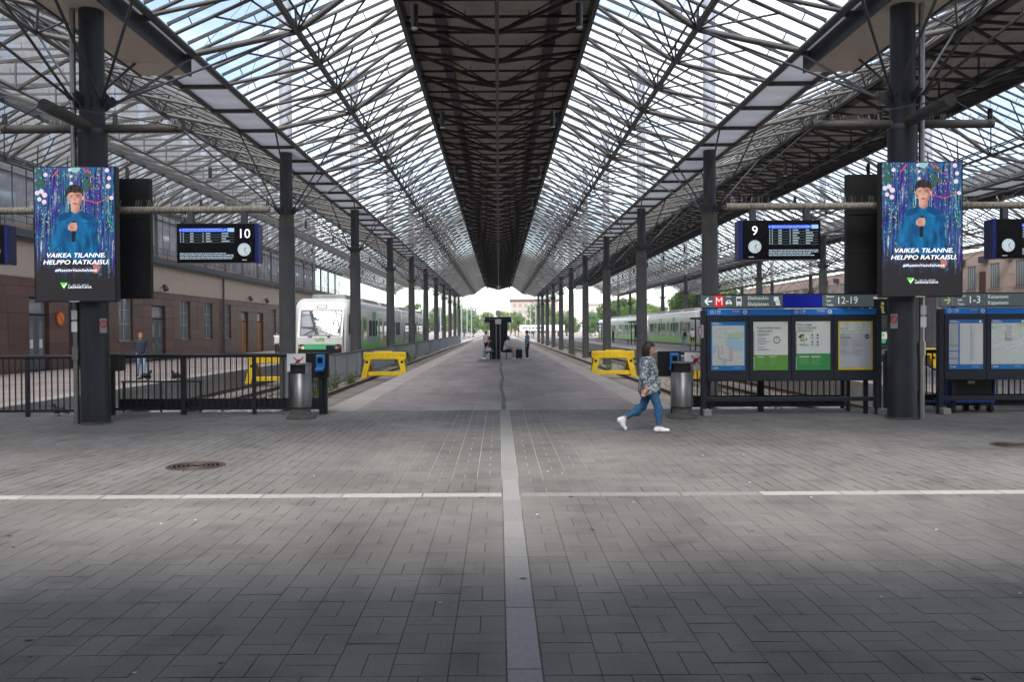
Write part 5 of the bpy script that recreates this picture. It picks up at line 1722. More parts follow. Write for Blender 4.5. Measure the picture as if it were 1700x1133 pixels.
def poster_map(e, cx, z0, z1, w, kind, rg):
    y = -.066
    p = MB().rect(cx - w / 2, cx + w / 2, z0, z1, y).build('poster', 'poster_blue', e)
    y -= .003
    H = z1 - z0
    a, c, m0, m1 = cx - w / 2 + .025, cx + w / 2 - .025, z0 + .10, z1 - .075
    if kind == 'line_map':
        MB().rect(a, c, m0, m1, y).build('map_sheet', 'map_land', p)
        b = MB()
        b.poly([(a + .28, m0 + .5), (a + .33, m0 + .60), (a + .47, m0 + .58), (c - .02, m0 + .50), (c - .02, m0 + .30), (a + .42, m0 + .30), (a + .30, m0 + .36)], y - .003)
        b.poly([(a + .01, m0 + .36), (a + .10, m0 + .44), (a + .08, m0 + .28), (a + .01, m0 + .24)], y - .003)
        b.poly([(a + .20, m0 + .01), (a + .24, m0 + .16), (a + .28, m0 + .10), (a + .30, m0 + .01)], y - .003)
        b.build('map_water', 'map_water', p)
        b = MB()
        for (q0, q1) in [((a + .13, m0 + .40), (a + .13, m0 + .16)), ((a + .13, m0 + .16), (a + .28, m0 + .11)), ((a + .28, m0 + .11), (a + .40, m0 + .11)), ((a + .40, m0 + .11), (a + .40, m0 + .42)), ((a + .20, m0 + .40), (a + .20, m0 + .22)), ((a + .36, m0 + .36), (a + .36, m0 + .14))]:
            b.line(q0, q1, .028, y - .006)
        b.build('map_lines', 'map_red', p)
        b = MB()
        for k in range(26): b.disc(rg.uniform(a + .02, c - .02), rg.uniform(m0 + .02, m1 - .05), .006, y - .008, 8)
        b.line((a + .26, m1 - .02), (a + .26, m1 - .22), .006, y - .007); b.line((a + .05, m1 - .24), (c - .05, m1 - .26), .006, y - .007); b.line((a + .1, m1 - .07), (a + .35, m1 - .05), .005, y - .007)
        b.build('map_marks', 'print_grey', p)
        b = MB(); b.poly([(a + .33, m0 + .50), (c - .01, m0 + .56), (c - .01, m0 + .68), (a + .30, m0 + .66)], y - .0025); b.build('map_parks', 'map_green', p)
    elif kind == 'street_map':
        MB().rect(a - .02, c + .02, m0, m1, y).build('map_sheet', 'map_land', p)
        b = MB()
        for k in range(16):
            x0, zz = rg.uniform(a, c - .1), rg.uniform(m0 + .03, m1 - .06)
            an = rg.choice([.2, .2, 1.75, 2.4]); L = rg.uniform(.08, .3)
            q = (min(max(x0 + L * math.cos(an), a), c), min(max(zz + L * math.sin(an), m0 + .02), m1 - .02)); b.line((x0, zz), q, .010, y - .003)
        b.build('map_streets', 'print_white', p)
        b = MB(); b.line((a + .27, m1 - .16), (a + .27, m1 - .33), .02, y - .006); b.rect(a + .26, a + .40, m1 - .36, m1 - .30, y - .006)
        for k in range(22): b.disc(rg.uniform(a, c), rg.uniform(m0 + .02, m1 - .03), .005, y - .006, 7)
        b.build('map_marks', 'print_grey', p)
        b = MB(); b.rect(a + .29, a + .39, m1 - .28, m1 - .04, y - .0045); b.build('map_station', 'poster_grey', p)
        b = MB(); b.rect(c - .14, c + .02, m1 - .07, m1, y - .0035); b.rect(a - .02, a + .06, m1 - .13, m1 - .06, y - .0035); b.build('map_parks', 'map_green', p)
    else:
        MB().rect(a + .20, c + .02, m0, m1, y).build('line_sheet', 'poster_white', p)
        b = MB(); b.rect(a - .02, a + .17, m0 + .28, m1, y); b.rect(a - .02, a + .17, m0 + .13, m0 + .26, y); b.rect(a - .02, a + .17, m0, m0 + .11, y); b.build('side_sheet', 'poster_grey', p)
        b = MB()
        for k in range(3): b.line((a + .42 + k * .012, m0 + .08), (a + .42 + k * .012, m1 - .05), .006, y - .003)
        b.build('map_lines', 'map_water', p)
        b = MB()
        for k in range(20): b.rect(a + .45, a + .45 + rg.uniform(.02, .06), m0 + .1 + k * .03, m0 + .106 + k * .03, y - .003)
        for k in range(8): b.rect(a + .0, a + rg.uniform(.06, .14), m0 + .34 + k * .04, m0 + .348 + k * .04, y - .003)
        b.build('small_print', 'print_grey', p)
        b = MB(); b.rect(a - .01, a + .16, m0 + .375, m0 + .39, y - .004); b.build('green_bar', 'print_green', p)
    b = MB()
    b.rect(a, a + .14, z1 - .030, z1 - .020, y); b.rect(a, a + .2, z1 - .052, z1 - .042, y); b.ring(a + .03, z0 + .05, .014, .02, y, 14)
    b.rect(a + .06, a + .12, z0 + .042, z0 + .06, y); b.rect(c - .2, c - .05, z0 + .05, z0 + .056, y)
    if kind != 'line_map': b.disc(c - .035, z1 - .038, .026, y, 16)
    b.build('poster_marks', 'print_white', p)

def poster_green(e, cx, z0, z1, w, kind, rg):
    y = -.066
    p = MB().rect(cx - w / 2, cx + w / 2, z0, z1, y).build('poster', 'poster_white', e)
    gm = 'poster_green' if kind == 'timetable' else 'poster_dgreen'
    y -= .003
    split = z0 + (z1 - z0) * (.315 if kind == 'timetable' else .34)
    g = MB().rect(cx - w / 2, cx + w / 2, z0, split, y).build('green_field', gm, p)
    b = MB()
    for k in range(26):
        zz = z0 + .02 + k * .030
        if zz < z1 - .12: b.rect(cx - w / 2, cx - w / 2 + .022, zz, zz + .014, y - .003)
    b.build('binding_edge', 'print_green', p)
    b = MB()
    for k in range(9): b.rect(cx - w / 2, cx - w / 2 + .022, z0 + .012 + k * .03, z0 + .022 + k * .03, y - .005)
    b.build('binding_gap', 'print_white', g)
    L = cx - w / 2
    if kind == 'timetable':
        lettering('Kaukoliikenteen', .075, p, L + .08, y - .002, z1 - .125, 'print_green', width=.47, align='LEFT', bold=.002)
        lettering('aikataulut', .075, p, L + .08, y - .002, z1 - .188, 'print_green', width=.30, align='LEFT', bold=.002)
        b = MB(); b.ring(L + .475, z1 - .37, .058, .072, y - .003, 28); b.line((L + .475, z1 - .37), (L + .475, z1 - .32), .008, y - .003); b.line((L + .475, z1 - .375), (L + .487, z1 - .38), .008, y - .003)
        for k in range(12):
            a = k * math.pi / 6; b.line((L + .475 + .048 * math.sin(a), z1 - .37 + .048 * math.cos(a)), (L + .475 + .056 * math.sin(a), z1 - .37 + .056 * math.cos(a)), .006, y - .003)
        b.build('clock_mark', 'print_green', p)
        b = MB()
        for zz, n in ((z1 - .24, 3), (z1 - .33, 2), (z1 - .38, 2), (z1 - .435, 2), (z1 - .51, 1), (z1 - .555, 2)):
            for k in range(n): b.rect(L + .08, L + .08 + rg.uniform(.12, .26), zz - .008 - k * .018, zz - k * .018, y - .002)
        b.build('small_print', 'print_grey', p)
        b = MB()
        for col in (L + .08, L + .33):
            for k in range(8): b.rect(col, col + rg.uniform(.07, .2), split - .05 - k * .022, split - .043 - k * .022, y - .004)
        b.build('green_print', 'print_lightgreen', g)
        b = MB(); b.rect(L + .08, L + .22, split - .04, split - .03, y - .005); b.rect(L + .33, L + .48, split - .04, split - .03, y - .005); b.build('green_headings', 'print_white', g)
    else:
        for k, (t, wd) in enumerate((('Niin ostat', .29), ('lipun helposti', .38), ('ennakkoon', .31))):
            lettering(t, .072, p, L + .03, y - .002, z1 - .065 - k * .06, 'print_green', width=wd, align='LEFT', bold=.002)
        # small generic drawing: a figure with dark hair, green cap and a phone
        b = MB(); b.poly([(L + .09, z1 - .40), (L + .08, z1 - .35), (L + .13, z1 - .335), (L + .18, z1 - .35), (L + .19, z1 - .41)], y - .003); b.poly([(L + .09, z1 - .272), (L + .11, z1 - .245), (L + .15, z1 - .243), (L + .175, z1 - .27)], y - .003); b.build('drawing_coat', 'print_lightgreen', p)
        b = MB(); b.disc(L + .145, z1 - .305, .032, y - .0035, 14); b.build('drawing_face', 'map_red', p)
        b = MB(); b.poly([(L + .05, z1 - .315), (L + .07, z1 - .29), (L + .10, z1 - .265), (L + .15, z1 - .268), (L + .175, z1 - .29), (L + .125, z1 - .29), (L + .105, z1 - .335), (L + .07, z1 - .33)], y - .005); b.rect(L + .205, L + .225, z1 - .385, z1 - .34, y - .003); b.build('drawing_hair', 'print_dark', p)
        b = MB()
        for px, pz in ((.33, .27), (.44, .27), (.33, .41), (.44, .41)):
            b.rect(L + px - .012, L + px + .018, z1 - pz - .03, z1 - pz + .015, y - .003); b.rect(L + px - .03, L + px + .04, z1 - pz - .062, z1 - pz - .056, y - .003); b.rect(L + px - .03, L + px + .03, z1 - pz - .078, z1 - pz - .072, y - .003)
        b.build('icons', 'print_green', p)
        b = MB()
        for k in range(3): b.rect(L + .07, L + .07 + rg.uniform(.12, .2), z1 - .455 - k * .016, z1 - .448 - k * .016, y - .002)
        b.build('small_print', 'print_grey', p)
        b = MB()
        for col in (L + .07, L + .31):
            for k in range(7): b.rect(col, col + rg.uniform(.12, .21), split - .085 - k * .022, split - .078 - k * .022, y - .004)
        b.build('green_print', 'print_lightgreen', g)
        b = MB(); b.rect(L + .07, L + .27, split - .07, split - .055, y - .005); b.rect(L + .31, L + .50, split - .07, split - .055, y - .005); b.build('green_headings', 'print_white', g)
    b = MB(); b.line((cx + w / 2 - .075, z1 - .02), (cx + w / 2 - .06, z1 - .035), .007, y - .002); b.line((cx + w / 2 - .06, z1 - .035), (cx + w / 2 - .045, z1 - .02), .007, y - .002); b.line((cx + w / 2 - .04, z1 - .022), (cx + w / 2 - .015, z1 - .022), .007, y - .002); b.line((cx + w / 2 - .02, z1 - .022), (cx + w / 2 - .015, z1 - .037), .006, y - .002); b.build('logo', 'print_green', p)

def poster_yellow(e, cx, z0, z1, w, rg):
    y = -.066
    p = MB().rect(cx - w / 2, cx + w / 2, z0, z1, y).build('poster', 'poster_yellow', e)
    y -= .003
    a, c, m0, m1 = cx - w / 2 + .03, cx + w / 2 - .035, z0 + .05, z1 - .025
    MB().rect(a, c, m0, m1, y).build('sheet', 'poster_grey', p)
    MB().rect(a, c, m1 - .22, m1, y - .003).build('plan_field', 'map_land', p)
    b = MB()
    for q in [((.02, .12), (.09, .21)), ((.09, .21), (.15, .15)), ((.15, .15), (.15, .11)), ((.15, .11), (.01, .12)), ((.33, .0), (.33, .13)), ((.33, .13), (.37, .17)), ((.37, .17), (.45, .17)), ((.45, .17), (.48, .12)), ((.48, .12), (.48, .0)), ((.12, .02), (.18, .02)), ((.14, .0), (.12, .05)), ((.37, .0), (.37, .10)), ((.37, .10), (.44, .11)), ((.17, .19), (.33, .17))]:
        b.line((a + q[0][0], m1 - q[0][1]), (a + q[1][0], m1 - q[1][1]), .006, y - .006)
    b.build('plan_lines', 'print_green', p)
    b = MB(); b.disc(c - .08, m1 - .29, .045, y - .003, 22); b.build('round_mark', 'sign_blue', p)
    b = MB(); b.line((c - .105, m1 - .29), (c - .055, m1 - .29), .008, y - .006); b.poly([(c - .112, m1 - .29), (c - .092, m1 - .275), (c - .092, m1 - .305)], y - .0065); b.poly([(c - .048, m1 - .29), (c - .068, m1 - .275), (c - .068, m1 - .305)], y - .0065); b.build('arrows', 'print_white', p)
    b = MB(); b.line((a + .02, m1 - .25), (a + .035, m1 - .268), .008, y - .003); b.line((a + .035, m1 - .268), (a + .05, m1 - .25), .008, y - .003); b.line((a + .055, m1 - .252), (a + .08, m1 - .252), .008, y - .003)
    b.rect(a + .01, a + .21, m1 - .30, m1 - .292, y - .003); b.rect(a + .01, a + .24, m1 - .322, m1 - .314, y - .003); b.rect(a + .03, a + .05, m1 - .52, m1 - .515, y - .003); b.rect(a + .26, a + .29, m1 - .52, m1 - .515, y - .003)
    b.build('headings', 'print_dark', p)
    b = MB()
    for col in (a + .01, a + .25):
        for k in range(9): b.rect(col, col + rg.uniform(.14, .21), m1 - .35 - k * .017, m1 - .346 - k * .017, y - .003)
        for k in range(8): b.rect(col, col + rg.uniform(.1, .21), m1 - .54 - k * .017, m1 - .536 - k * .017, y - .003)
    b.build('small_print', 'print_grey', p)

rg = random.Random(21)
BZ0, BZ1 = .70, 2.17
e = empty('information_board', (4.17, 17.2, 0), 0, 'freestanding board with four posters under a blue header', 'notice board')
UW = .862
for k in range(4):
    cx = .06 + UW * (k + .5)
    board_unit(e, cx, BZ0, BZ1, UW, k in (0, 2))
    pz0, pz1, pw = BZ0 + .22, BZ1 - .26, .70
    if k == 0: poster_map(e, cx, pz0, pz1, pw, 'line_map', rg)
    elif k == 1: poster_green(e, cx, pz0, pz1, pw, 'timetable', rg)
    elif k == 2: poster_green(e, cx, pz0, pz1, pw, 'tickets', rg)
    else: poster_yellow(e, cx, pz0, pz1, pw, rg)
post_pair(e, (0.0, .06 * 2 + UW * 4), BZ1 - .02)
MB().bbox(.05, .07 + UW * 4, -.04, .04, .28, .37, .008).build('lower_rail', 'board_frame', e)
q = MB().box(-.006, .006, -.12, .12, -.13, .13).build('side_sign', 'ring_white', e, (-.058, -.03, 1.72), (0, 0, R(9)))
b = MB(); b.ring(0, 0, .085, .115, 0, 24); b.build('side_sign_ring', 'sign_red', q, (-.009, 0, 0), (0, 0, R(-90)))
e = empty('information_board', (9.0, 17.2, 0), 0, 'freestanding board with two maps under a blue header', 'notice board')
for k in range(3):
    cx = .06 + UW * (k + .5)
    board_unit(e, cx, BZ0, BZ1, UW, k == 0)
    pz0, pz1, pw = BZ0 + .22, BZ1 - .24, .70
    poster_map(e, cx, pz0, pz1, pw, ('line_list', 'street_map', 'line_map')[k], rg)
post_pair(e, (0.0, .06 * 2 + UW * 3), BZ1 - .02)
MB().bbox(.05, .07 + UW * 3, -.04, .04, .28, .37, .008).build('lower_rail', 'board_frame', e)

# ------------------------------------------------------------------ direction signs above the boards
def car_icon(b, cx, cz, s, y):
    b.poly([(cx - .5 * s, cz - .25 * s), (cx - .5 * s, cz + .02 * s), (cx - .38 * s, cz + .08 * s), (cx - .25 * s, cz + .34 * s), (cx + .25 * s, cz + .34 * s), (cx + .38 * s, cz + .08 * s), (cx + .5 * s, cz + .02 * s), (cx + .5 * s, cz - .25 * s)], y)
    b.rect(cx - .44 * s, cx - .28 * s, cz - .40 * s, cz - .25 * s, y); b.rect(cx + .28 * s, cx + .44 * s, cz - .40 * s, cz - .25 * s, y)
e = empty('direction_sign', (5.94, 17.32, 2.335), 0, 'grey direction sign with a red M, a dark blue field and 12-19', 'sign')
W, H = 3.52, .30
MB().bbox(-W / 2, W / 2, 0, .12, -H / 2, H / 2, .01).build('case', 'sign_grey', e)
b = MB(); b.box(-W / 2, W / 2, -.01, -.001, H / 2 - .025, H / 2); b.box(-W / 2, W / 2, -.01, -.001, -H / 2, -H / 2 + .025); b.build('trim', 'lamp_black', e)
y = -.006
def S(px): return -W / 2 + (px - 20) / 1630 * W      # sign pixels to metres
b = MB()
b.line((S(45), 0), (S(115), 0), .03, y); b.line((S(47), 0), (S(78), .075), .03, y - .001); b.line((S(47), 0), (S(78), -.075), .03, y - .0015)
b.build('arrow', 'sign_white', e)
MB().rect(S(135), S(225), -.118, .118, y).build('metro_field', 'sign_red_lit', e)
lettering('M', .23, e, S(180), y - .004, -.005, 'sign_white', bold=.0, width=.13)
b = MB(); car_icon(b, S(272), -.02, .13, y); b.build('taxi_icon', 'sign_white', e)
b = MB(); b.rect(S(262), S(282), -.022, .008, y - .003); b.build('taxi_windscreen', 'sign_grey', e)
lettering('TAXI', .05, e, S(272), y, .09, 'sign_white')
b = MB(); b.rect(S(343), S(394), -.075, .095, y); b.rect(S(348), S(360), -.105, -.075, y); b.rect(S(378), S(390), -.105, -.075, y); b.build('bus_icon', 'sign_white', e)
b = MB(); b.rect(S(349), S(388), -.005, .055, y - .003); b.build('bus_windscreen', 'sign_grey', e)
lettering('Elielinaukio', .105, e, S(452), y, .062, 'sign_white', align='LEFT', width=.42, bold=.0)
lettering('Elielplatsen', .105, e, S(452), y, -.062, 'sign_white', align='LEFT', width=.42, bold=.0)
b = MB(); b.poly([(S(700), .09), (S(745), .09), (S(745), .0), (S(700), .0)], y); b.poly([(S(712), .03), (S(752), .03), (S(762), -.09), (S(722), -.09)], y - .002); b.build('ticket_icon', 'sign_white', e)
b = MB(); b.line((S(722), .0), (S(752), .0), .008, y - .005); b.line((S(724), -.035), (S(756), -.035), .008, y - .005); b.build('ticket_lines', 'sign_grey', e)
b = MB()
for px in (322, 414, 684): b.rect(S(px), S(px + 3), -.118, .118, y)
b.build('dividers', 'print_grey', e)
MB().rect(S(785), S(1160), -.122, .122, y).build('blue_field', 'sign_blue_lit', e)
for k, t in enumerate(('Raiteet', 'Spår', 'Tracks')): lettering(t, .062, e, S(1200), y, .085 - k * .085, 'sign_white', align='LEFT', width=(.15, .10, .14)[k])
lettering('12-19', .21, e, S(1295), y, 0, 'sign_white', align='LEFT', width=.40, bold=.004)
for k in (-1.62, 1.62): MB().box(k - .04, k + .04, .03, .09, -2.335, -H / 2).build('leg', 'board_frame', e)
e = empty('direction_sign', (10.62, 17.32, 2.335), 0, 'grey direction sign reading 1-3 Kaisaniemi with an arrow', 'sign')
W = 3.1
MB().bbox(-W / 2, W / 2, 0, .12, -H / 2, H / 2, .01).build('case', 'sign_grey', e)
b = MB(); b.box(-W / 2, W / 2, -.01, -.001, H / 2 - .02, H / 2); b.box(-W / 2, W / 2, -.01, -.001, -H / 2, -H / 2 + .02); b.build('trim', 'lamp_black', e)
b = MB(); b.line((-1.48, 0), (-1.35, 0), .03, y); b.line((-1.35, 0), (-1.41, .08), .03, y - .001); b.line((-1.35, 0), (-1.41, -.08), .03, y - .0015); b.build('arrow', 'sign_yellow', e)
for k, t in enumerate(('Raiteet', 'Spår', 'Tracks')): lettering(t, .062, e, -1.20, y, .085 - k * .085, 'sign_white', align='LEFT', width=(.16, .10, .14)[k])
lettering('1-3', .21, e, -.99, y, 0, 'sign_white', align='LEFT', width=.215, bold=.004)
b = MB(); b.rect(-1.30, -1.292, -.12, .12, y); b.rect(-.66, -.652, -.12, .12, y); b.build('dividers', 'print_grey', e)
lettering('Kaisaniemi', .105, e, -.58, y, .062, 'sign_white', align='LEFT', width=.41, bold=.0)
lettering('Kajsaniemi', .105, e, -.58, y, -.062, 'sign_white', align='LEFT', width=.41, bold=.0)
for k in (-1.25, 1.25): MB().box(k - .04, k + .04, .03, .09, -2.335, -H / 2).build('leg', 'board_frame', e)
for x, lab in ((7.98, 'black sign with a yellow letter i left of the downpipe column'), (8.72, 'black sign with two yellow letters i beside the two-map board')):
    e = empty('info_sign', (x, 18.9, 0), 0, lab, 'sign')
    MB().bbox(-.34, .34, 0, .1, 2.06, 2.42, .01).build('case', 'black', e)
    b = MB()
    for k in (-.12, .17):
        b.rect(k - .03, k + .03, 2.10, 2.26, -.004); b.rect(k - .055, k + .055, 2.10, 2.125, -.0045); b.rect(k - .055, k + .03, 2.235, 2.26, -.005); b.disc(k, 2.315, .038, -.004, 14)
    b.build('letter_i', 'sign_yellow', e)
    MB().box(-.3, -.22, .02, .08, -.8, 2.06).build('post', 'black', e)

# ------------------------------------------------------------------ luggage trolley under the two-map board
e = empty('trolley', (9.45, 17.75, 0), 0, 'black luggage trolley box on a blue wheeled frame under the two-map board', 'trolley')
MB().bbox(-.10, .80, -.26, .28, .30, .78, .02).build('box', 'black', e)
MB().bbox(-.17, .84, -.30, .32, .20, .255, .012).build('deck', 'cart_blue', e)
for x in (-.15, .83): MB().box(x - .02, x + .02, -.27, -.22, .255, .80).build('corner_post', 'cart_blue', e)
b = MB(); b.path([(-.62, -.1, .2), (-.62, -.1, .98), (-.5, -.1, 1.0), (-.18, -.1, .80)], .018, 8); b.build('handle', 'cart_blue', e)
b = MB(); b.box(-.6, -.17, -.12, -.06, .205, .24); b.build('drawbar', 'cart_blue', e)
MB().rect(.28, .42, .60, .66, -.263).build('name_plate', 'print_white', e)
for x, yy in ((-.10, -.22), (.76, -.22), (-.10, .25), (.76, .25), (-.60, -.1)):
    w = MB(); w.tube((x - .03, yy, .09), (x + .03, yy, .09), .09, 16); q = w.build('wheel', 'rubber', e)
    b = MB(); b.box(x - .05, x - .035, yy - .02, yy + .02, .09, .20); b.box(x + .035, x + .05, yy - .02, yy + .02, .09, .20); b.build('fork', 'steel', q)
# ------------------------------------------------------------------ yellow buffer stops
def buffer_stop():
    e = empty('buffer_stop', (0, 0, 0))
    b = MB(); b.bbox(-1.04, 1.04, 0, .34, .90, 1.26, .025); b.build('cross_beam', 'yellow_paint', e)
    b = MB(); b.bbox(-.92, .92, .02, .24, .10, .30, .015); b.build('lower_beam', 'yellow_paint', e)
    for s in (-1, 1):
        b = MB()
        b.prism([(s * .80 - .14, .90), (s * .80 + .14, .90), (s * 1.02 + .12, .0), (s * 1.02 - .14, .0)], -.07, .02)
        b.build('leg', 'yellow_paint', e)
        b = MB(); b.prismx([(.021, .90), (.34, .90), (1.5, .05), (.021, .05)], s * .86 - .03, s * .86 + .03); b.build('side_plate', 'yellow_shade', e)
        b = MB(); b.bar((s * .86, .34, 1.0), (s * .86, 1.6, .10), .18, .12); b.build('brace', 'yellow_paint', e)
        b = MB(); b.tube((s * .875, .34, 1.08), (s * .875, .85, 1.08), .14, 16); q = b.build('buffer_sleeve', 'yellow_paint', e)
        b = MB(); b.tube((s * .875, .85, 1.08), (s * .875, .91, 1.08), .22, 20); b.build('buffer_head', 'train_black', q)
        MB().tube((s * .875, .60, 1.08), (s * .875, .70, 1.08), .17, 16).build('buffer_collar', 'train_black', q)
        MB().box(s * .86 - .06, s * .86 + .06, -.078, -.0705, .72, .84).build('bolt_plate', 'train_black', e)
        for bx in (-.07, .07): MB().tube((s * .86 + bx, -.012, 1.08), (s * .86 + bx, -.001, 1.08), .025, 8).build('bolt', 'rail_side', e)
    b = MB(); b.bbox(-.5, .35, .05, .26, 1.26, 1.31, .01); b.build('top_plate', 'yellow_paint', e)
    return e
proto = buffer_stop()
for k, (x, y, lab) in enumerate([(-5.6, 41.3, 'yellow buffer stop on the rails left of the central platform'), (5.6, 41.3, 'yellow buffer stop on the rails right of the central platform, behind the walking woman'),
                    (-10.1, 37.4, 'yellow buffer stop in front of the train beside the granite wall'), (10.1, 39.0, 'yellow buffer stop below the concrete edge wall, half hidden by the four-poster board'),
                    (21.3, 43.0, 'yellow buffer stop in front of the long parked train')]):
    c = proto if k == 0 else copy_tree(proto)
    c.location = (x, y, -.55); prop(c, lab, 'buffer stop')
    if x > 0: c.scale = (-1, 1, 1)

# ------------------------------------------------------------------ trains
def lean(z): return .40 * max(0.0, z - 1.98)
def leaned(b):
    b.v = [(x, y + lean(z), z) for x, y, z in b.v]; return b
def train(ncar=2, carlen=26.5):
    e = empty('train', (0, 0, 0))
    def section(w, zb, zt, r=.45, n=5):
        pts = [(-w, zb), (w, zb)]
        for k in range(n + 1):
            a = math.pi / 2 * k / n; pts.append((w - r + r * math.cos(a), zt - r + r * math.sin(a) * 1.0))
        for k in range(n + 1):
            a = math.pi / 2 + math.pi / 2 * k / n; pts.append((-w + r + r * math.cos(a), zt - r + r * math.sin(a)))
        return pts
    prof = [(.0, 1.28, .55, 3.75, .35), (.10, 1.42, .50, 3.98, .40), (.35, 1.52, .46, 4.12, .45), (1.2, 1.59, .45, 4.2, .5)]
    for c in range(ncar):
        y0 = c * (carlen + .7)
        b = MB()
        rings = []
        P = prof if c == 0 else [(.0, 1.55, .45, 4.15, .5), (.3, 1.59, .45, 4.2, .5)]
        P = P + [(carlen - .3, 1.59, .45, 4.2, .5), (carlen, 1.55, .45, 4.15, .5)]
        for (yy, w, zb, zt, r) in P: rings.append([(x, y0 + yy + (lean(z) * max(0, 1 - yy / 1.2) if c == 0 else 0), z) for x, z in section(w, zb, zt, r)])
        n = len(rings[0])
        for A, B2 in zip(rings[:-1], rings[1:]):
            b.add(A + B2, [((i + 1) % n, i, n + i, n + (i + 1) % n) for i in range(n)], True)
        
        if c == 0:      # flat lower face and raked upper face of the cab
            lw = [p for p in rings[0] if p[2] < 1.9]; wd = rings[0][1][0]
            b.add([lw[0], lw[1], (wd, y0, 1.98), (-wd, y0, 1.98)], [(0, 1, 2, 3)], False)
            b.add([(-wd, y0, 1.98), (wd, y0, 1.98)] + rings[0][2:], [tuple(range(n))], False)
        else: b.add(rings[0], [tuple(range(n))], False)
        b.add(rings[-1], [tuple(reversed(range(n)))], False)
        body = b.build('body', 'train_white', e)
        b = MB(); b.box(-1.35, 1.35, y0 + 1.6, y0 + carlen - 1, .18, .449); b.build('underframe', 'train_grey', e)
        b = MB()
        for a, L in ((2.6, 5.0), (9.0, 7.0), (18.0, 5.5)):
            b.bbox(-1.0, 1.0, y0 + a, y0 + a + L, 4.12, 4.50, .06)
        for k in range(6): b.box(-1.01, 1.01, y0 + 9.5 + k * 1.1, y0 + 9.9 + k * 1.1, 4.2, 4.44, 0)
        b.build('roof_equipment', 'train_roof', e)
        for s in (-1, 1):
            X0, X1 = (s * 1.591, s * 1.60)
            xa, xb = min(X0, X1), max(X0, X1)
            b = MB()
            b.box(xa, xb, y0 + 1.25, y0 + carlen - .35, .80, 1.50); b.build('green_stripe', 'train_green', body)
            doors = [5.2, 12.6, 20.2]
            for d in doors:
                q = MB().box(xa - .012, xb + .012, y0 + d, y0 + d + 1.5, .80, 3.2).build('door', 'train_green', body)
                for k in range(2): MB().box(min(s * 1.61, s * 1.618), max(s * 1.61, s * 1.618), y0 + d + .14 + k * .68, y0 + d + .66 + k * .68, 1.75, 3.0).build('door_pane', 'train_glass', q)
            k = 2.0
            while k < carlen - 2:
                if not any(d - 1.35 < k < d + 1.6 for d in doors):
                    MB().box(xa - .006, xb + .006, y0 + k, y0 + k + 1.15, 1.95, 3.0).build('window', 'train_glass', body)
                k += 1.45
            b = MB()
            for d in (9.2, 16.8): b.box(xa - .002, xb + .002, y0 + d, y0 + d + 1.6, 1.51, 3.6)
            b.build('mint_panel', 'train_mint', body)
    # cab front
    f = -.006
    ws = MB(); ws.poly([(-1.10, 2.08), (1.10, 2.08), (1.13, 3.46), (-1.13, 3.46)], f); wsh = leaned(ws).build('windscreen', 'train_screenglass', e)
    b = MB()
    for p, q in (((-1.12, 2.06), (1.12, 2.06)), ((1.12, 2.06), (1.15, 3.48)), ((1.15, 3.48), (-1.15, 3.48)), ((-1.15, 3.48), (-1.12, 2.06))): b.line(p, q, .07, f - .003 - .0003 * len(b.f))
    leaned(b).build('windscreen_seal', 'train_black', wsh)
    b = MB(); b.line((-.62, 2.02), (-.38, 2.3), .035, f - .02); b.line((.52, 2.0), (.74, 2.9), .03, f - .021); b.line((.70, 2.6), (.80, 3.2), .055, f - .022); b.rect(-.66, -.44, 1.96, 2.08, f - .02); b.rect(.42, .6, 1.94, 2.08, f - .023); leaned(b).build('wiper', 'train_black', wsh)
    b = MB(); b.rect(-1.24, 1.24, 1.28, 1.58, f); b.build('front_stripe', 'train_mint', e)
    b = MB(); b.rect(-1.24, 1.24, .98, 1.28, f - .003); b.rect(.35, 1.24, 1.25, 1.50, f - .006); b.build('coupler_cover', 'train_black', e)
    b = MB(); b.box(-.3, .3, -.55, -.012, .86, 1.10); b.build('coupler', 'train_black', e)
    b = MB(); b.rect(-.29, .29, 3.60, 3.80, f - .002); q = leaned(b).build('destination_frame', 'train_black', e)
    leaned(MB().rect(-.25, .25, 3.625, 3.775, f - .006)).build('destination_display', 'print_white', q)
    for s in (-1, 1):
        q = MB().disc(s * 1.02, 1.38, .19, f - .010, 16).build('headlight', 'train_black', e)
        MB().disc(s * .95, 1.38, .10, f - .014, 14).build('lens', 'lamp_glass' if s < 0 else 'train_grey', q)
        MB().disc(s * 1.12, 1.40, .085, f - .016, 14).build('marker_lamp', 'orange_lamp' if s < 0 else 'red_lamp', q)
        b = MB(); b.box(min(s * 1.585, s * 1.62), max(s * 1.585, s * 1.62), .55, 1.18, 2.1, 3.3); b.build('cab_side_window', 'train_glass', e)
    b = MB()
    for p, q in (((-.26, 1.93), (-.14, 1.72)), ((-.14, 1.72), (-.02, 1.93)), ((.02, 1.72), (.02, 1.86)), ((.0, 1.91), (.24, 1.91)), ((.24, 1.91), (.24, 1.83)), ((.24, 1.83), (.06, 1.82)), ((.12, 1.82), (.26, 1.72))):
        b.line(p, q, .05, f - .004 - .0003 * len(b.f))
    b.build('logo', 'train_green', e)
    return e
proto = train()
for k, (x, y, lab) in enumerate([(-10.1, 47.6, 'white and green train with its cab facing the yellow buffer stop by the granite wall'), (21.3, 57.7, 'long white and green train parked beyond the second platform'), (25.8, 57.0, 'white and green train parked beside the far platform')]):
    c = proto if k == 0 else copy_tree(proto)
    c.location = (x, y, -.55); prop(c, lab, 'train')
c = copy_tree(proto); c.location = (21.3, 57.7 + 2 * 27.2 + 1.2, -.55); prop(c, 'rear unit of the long parked train, under the trees', 'train')

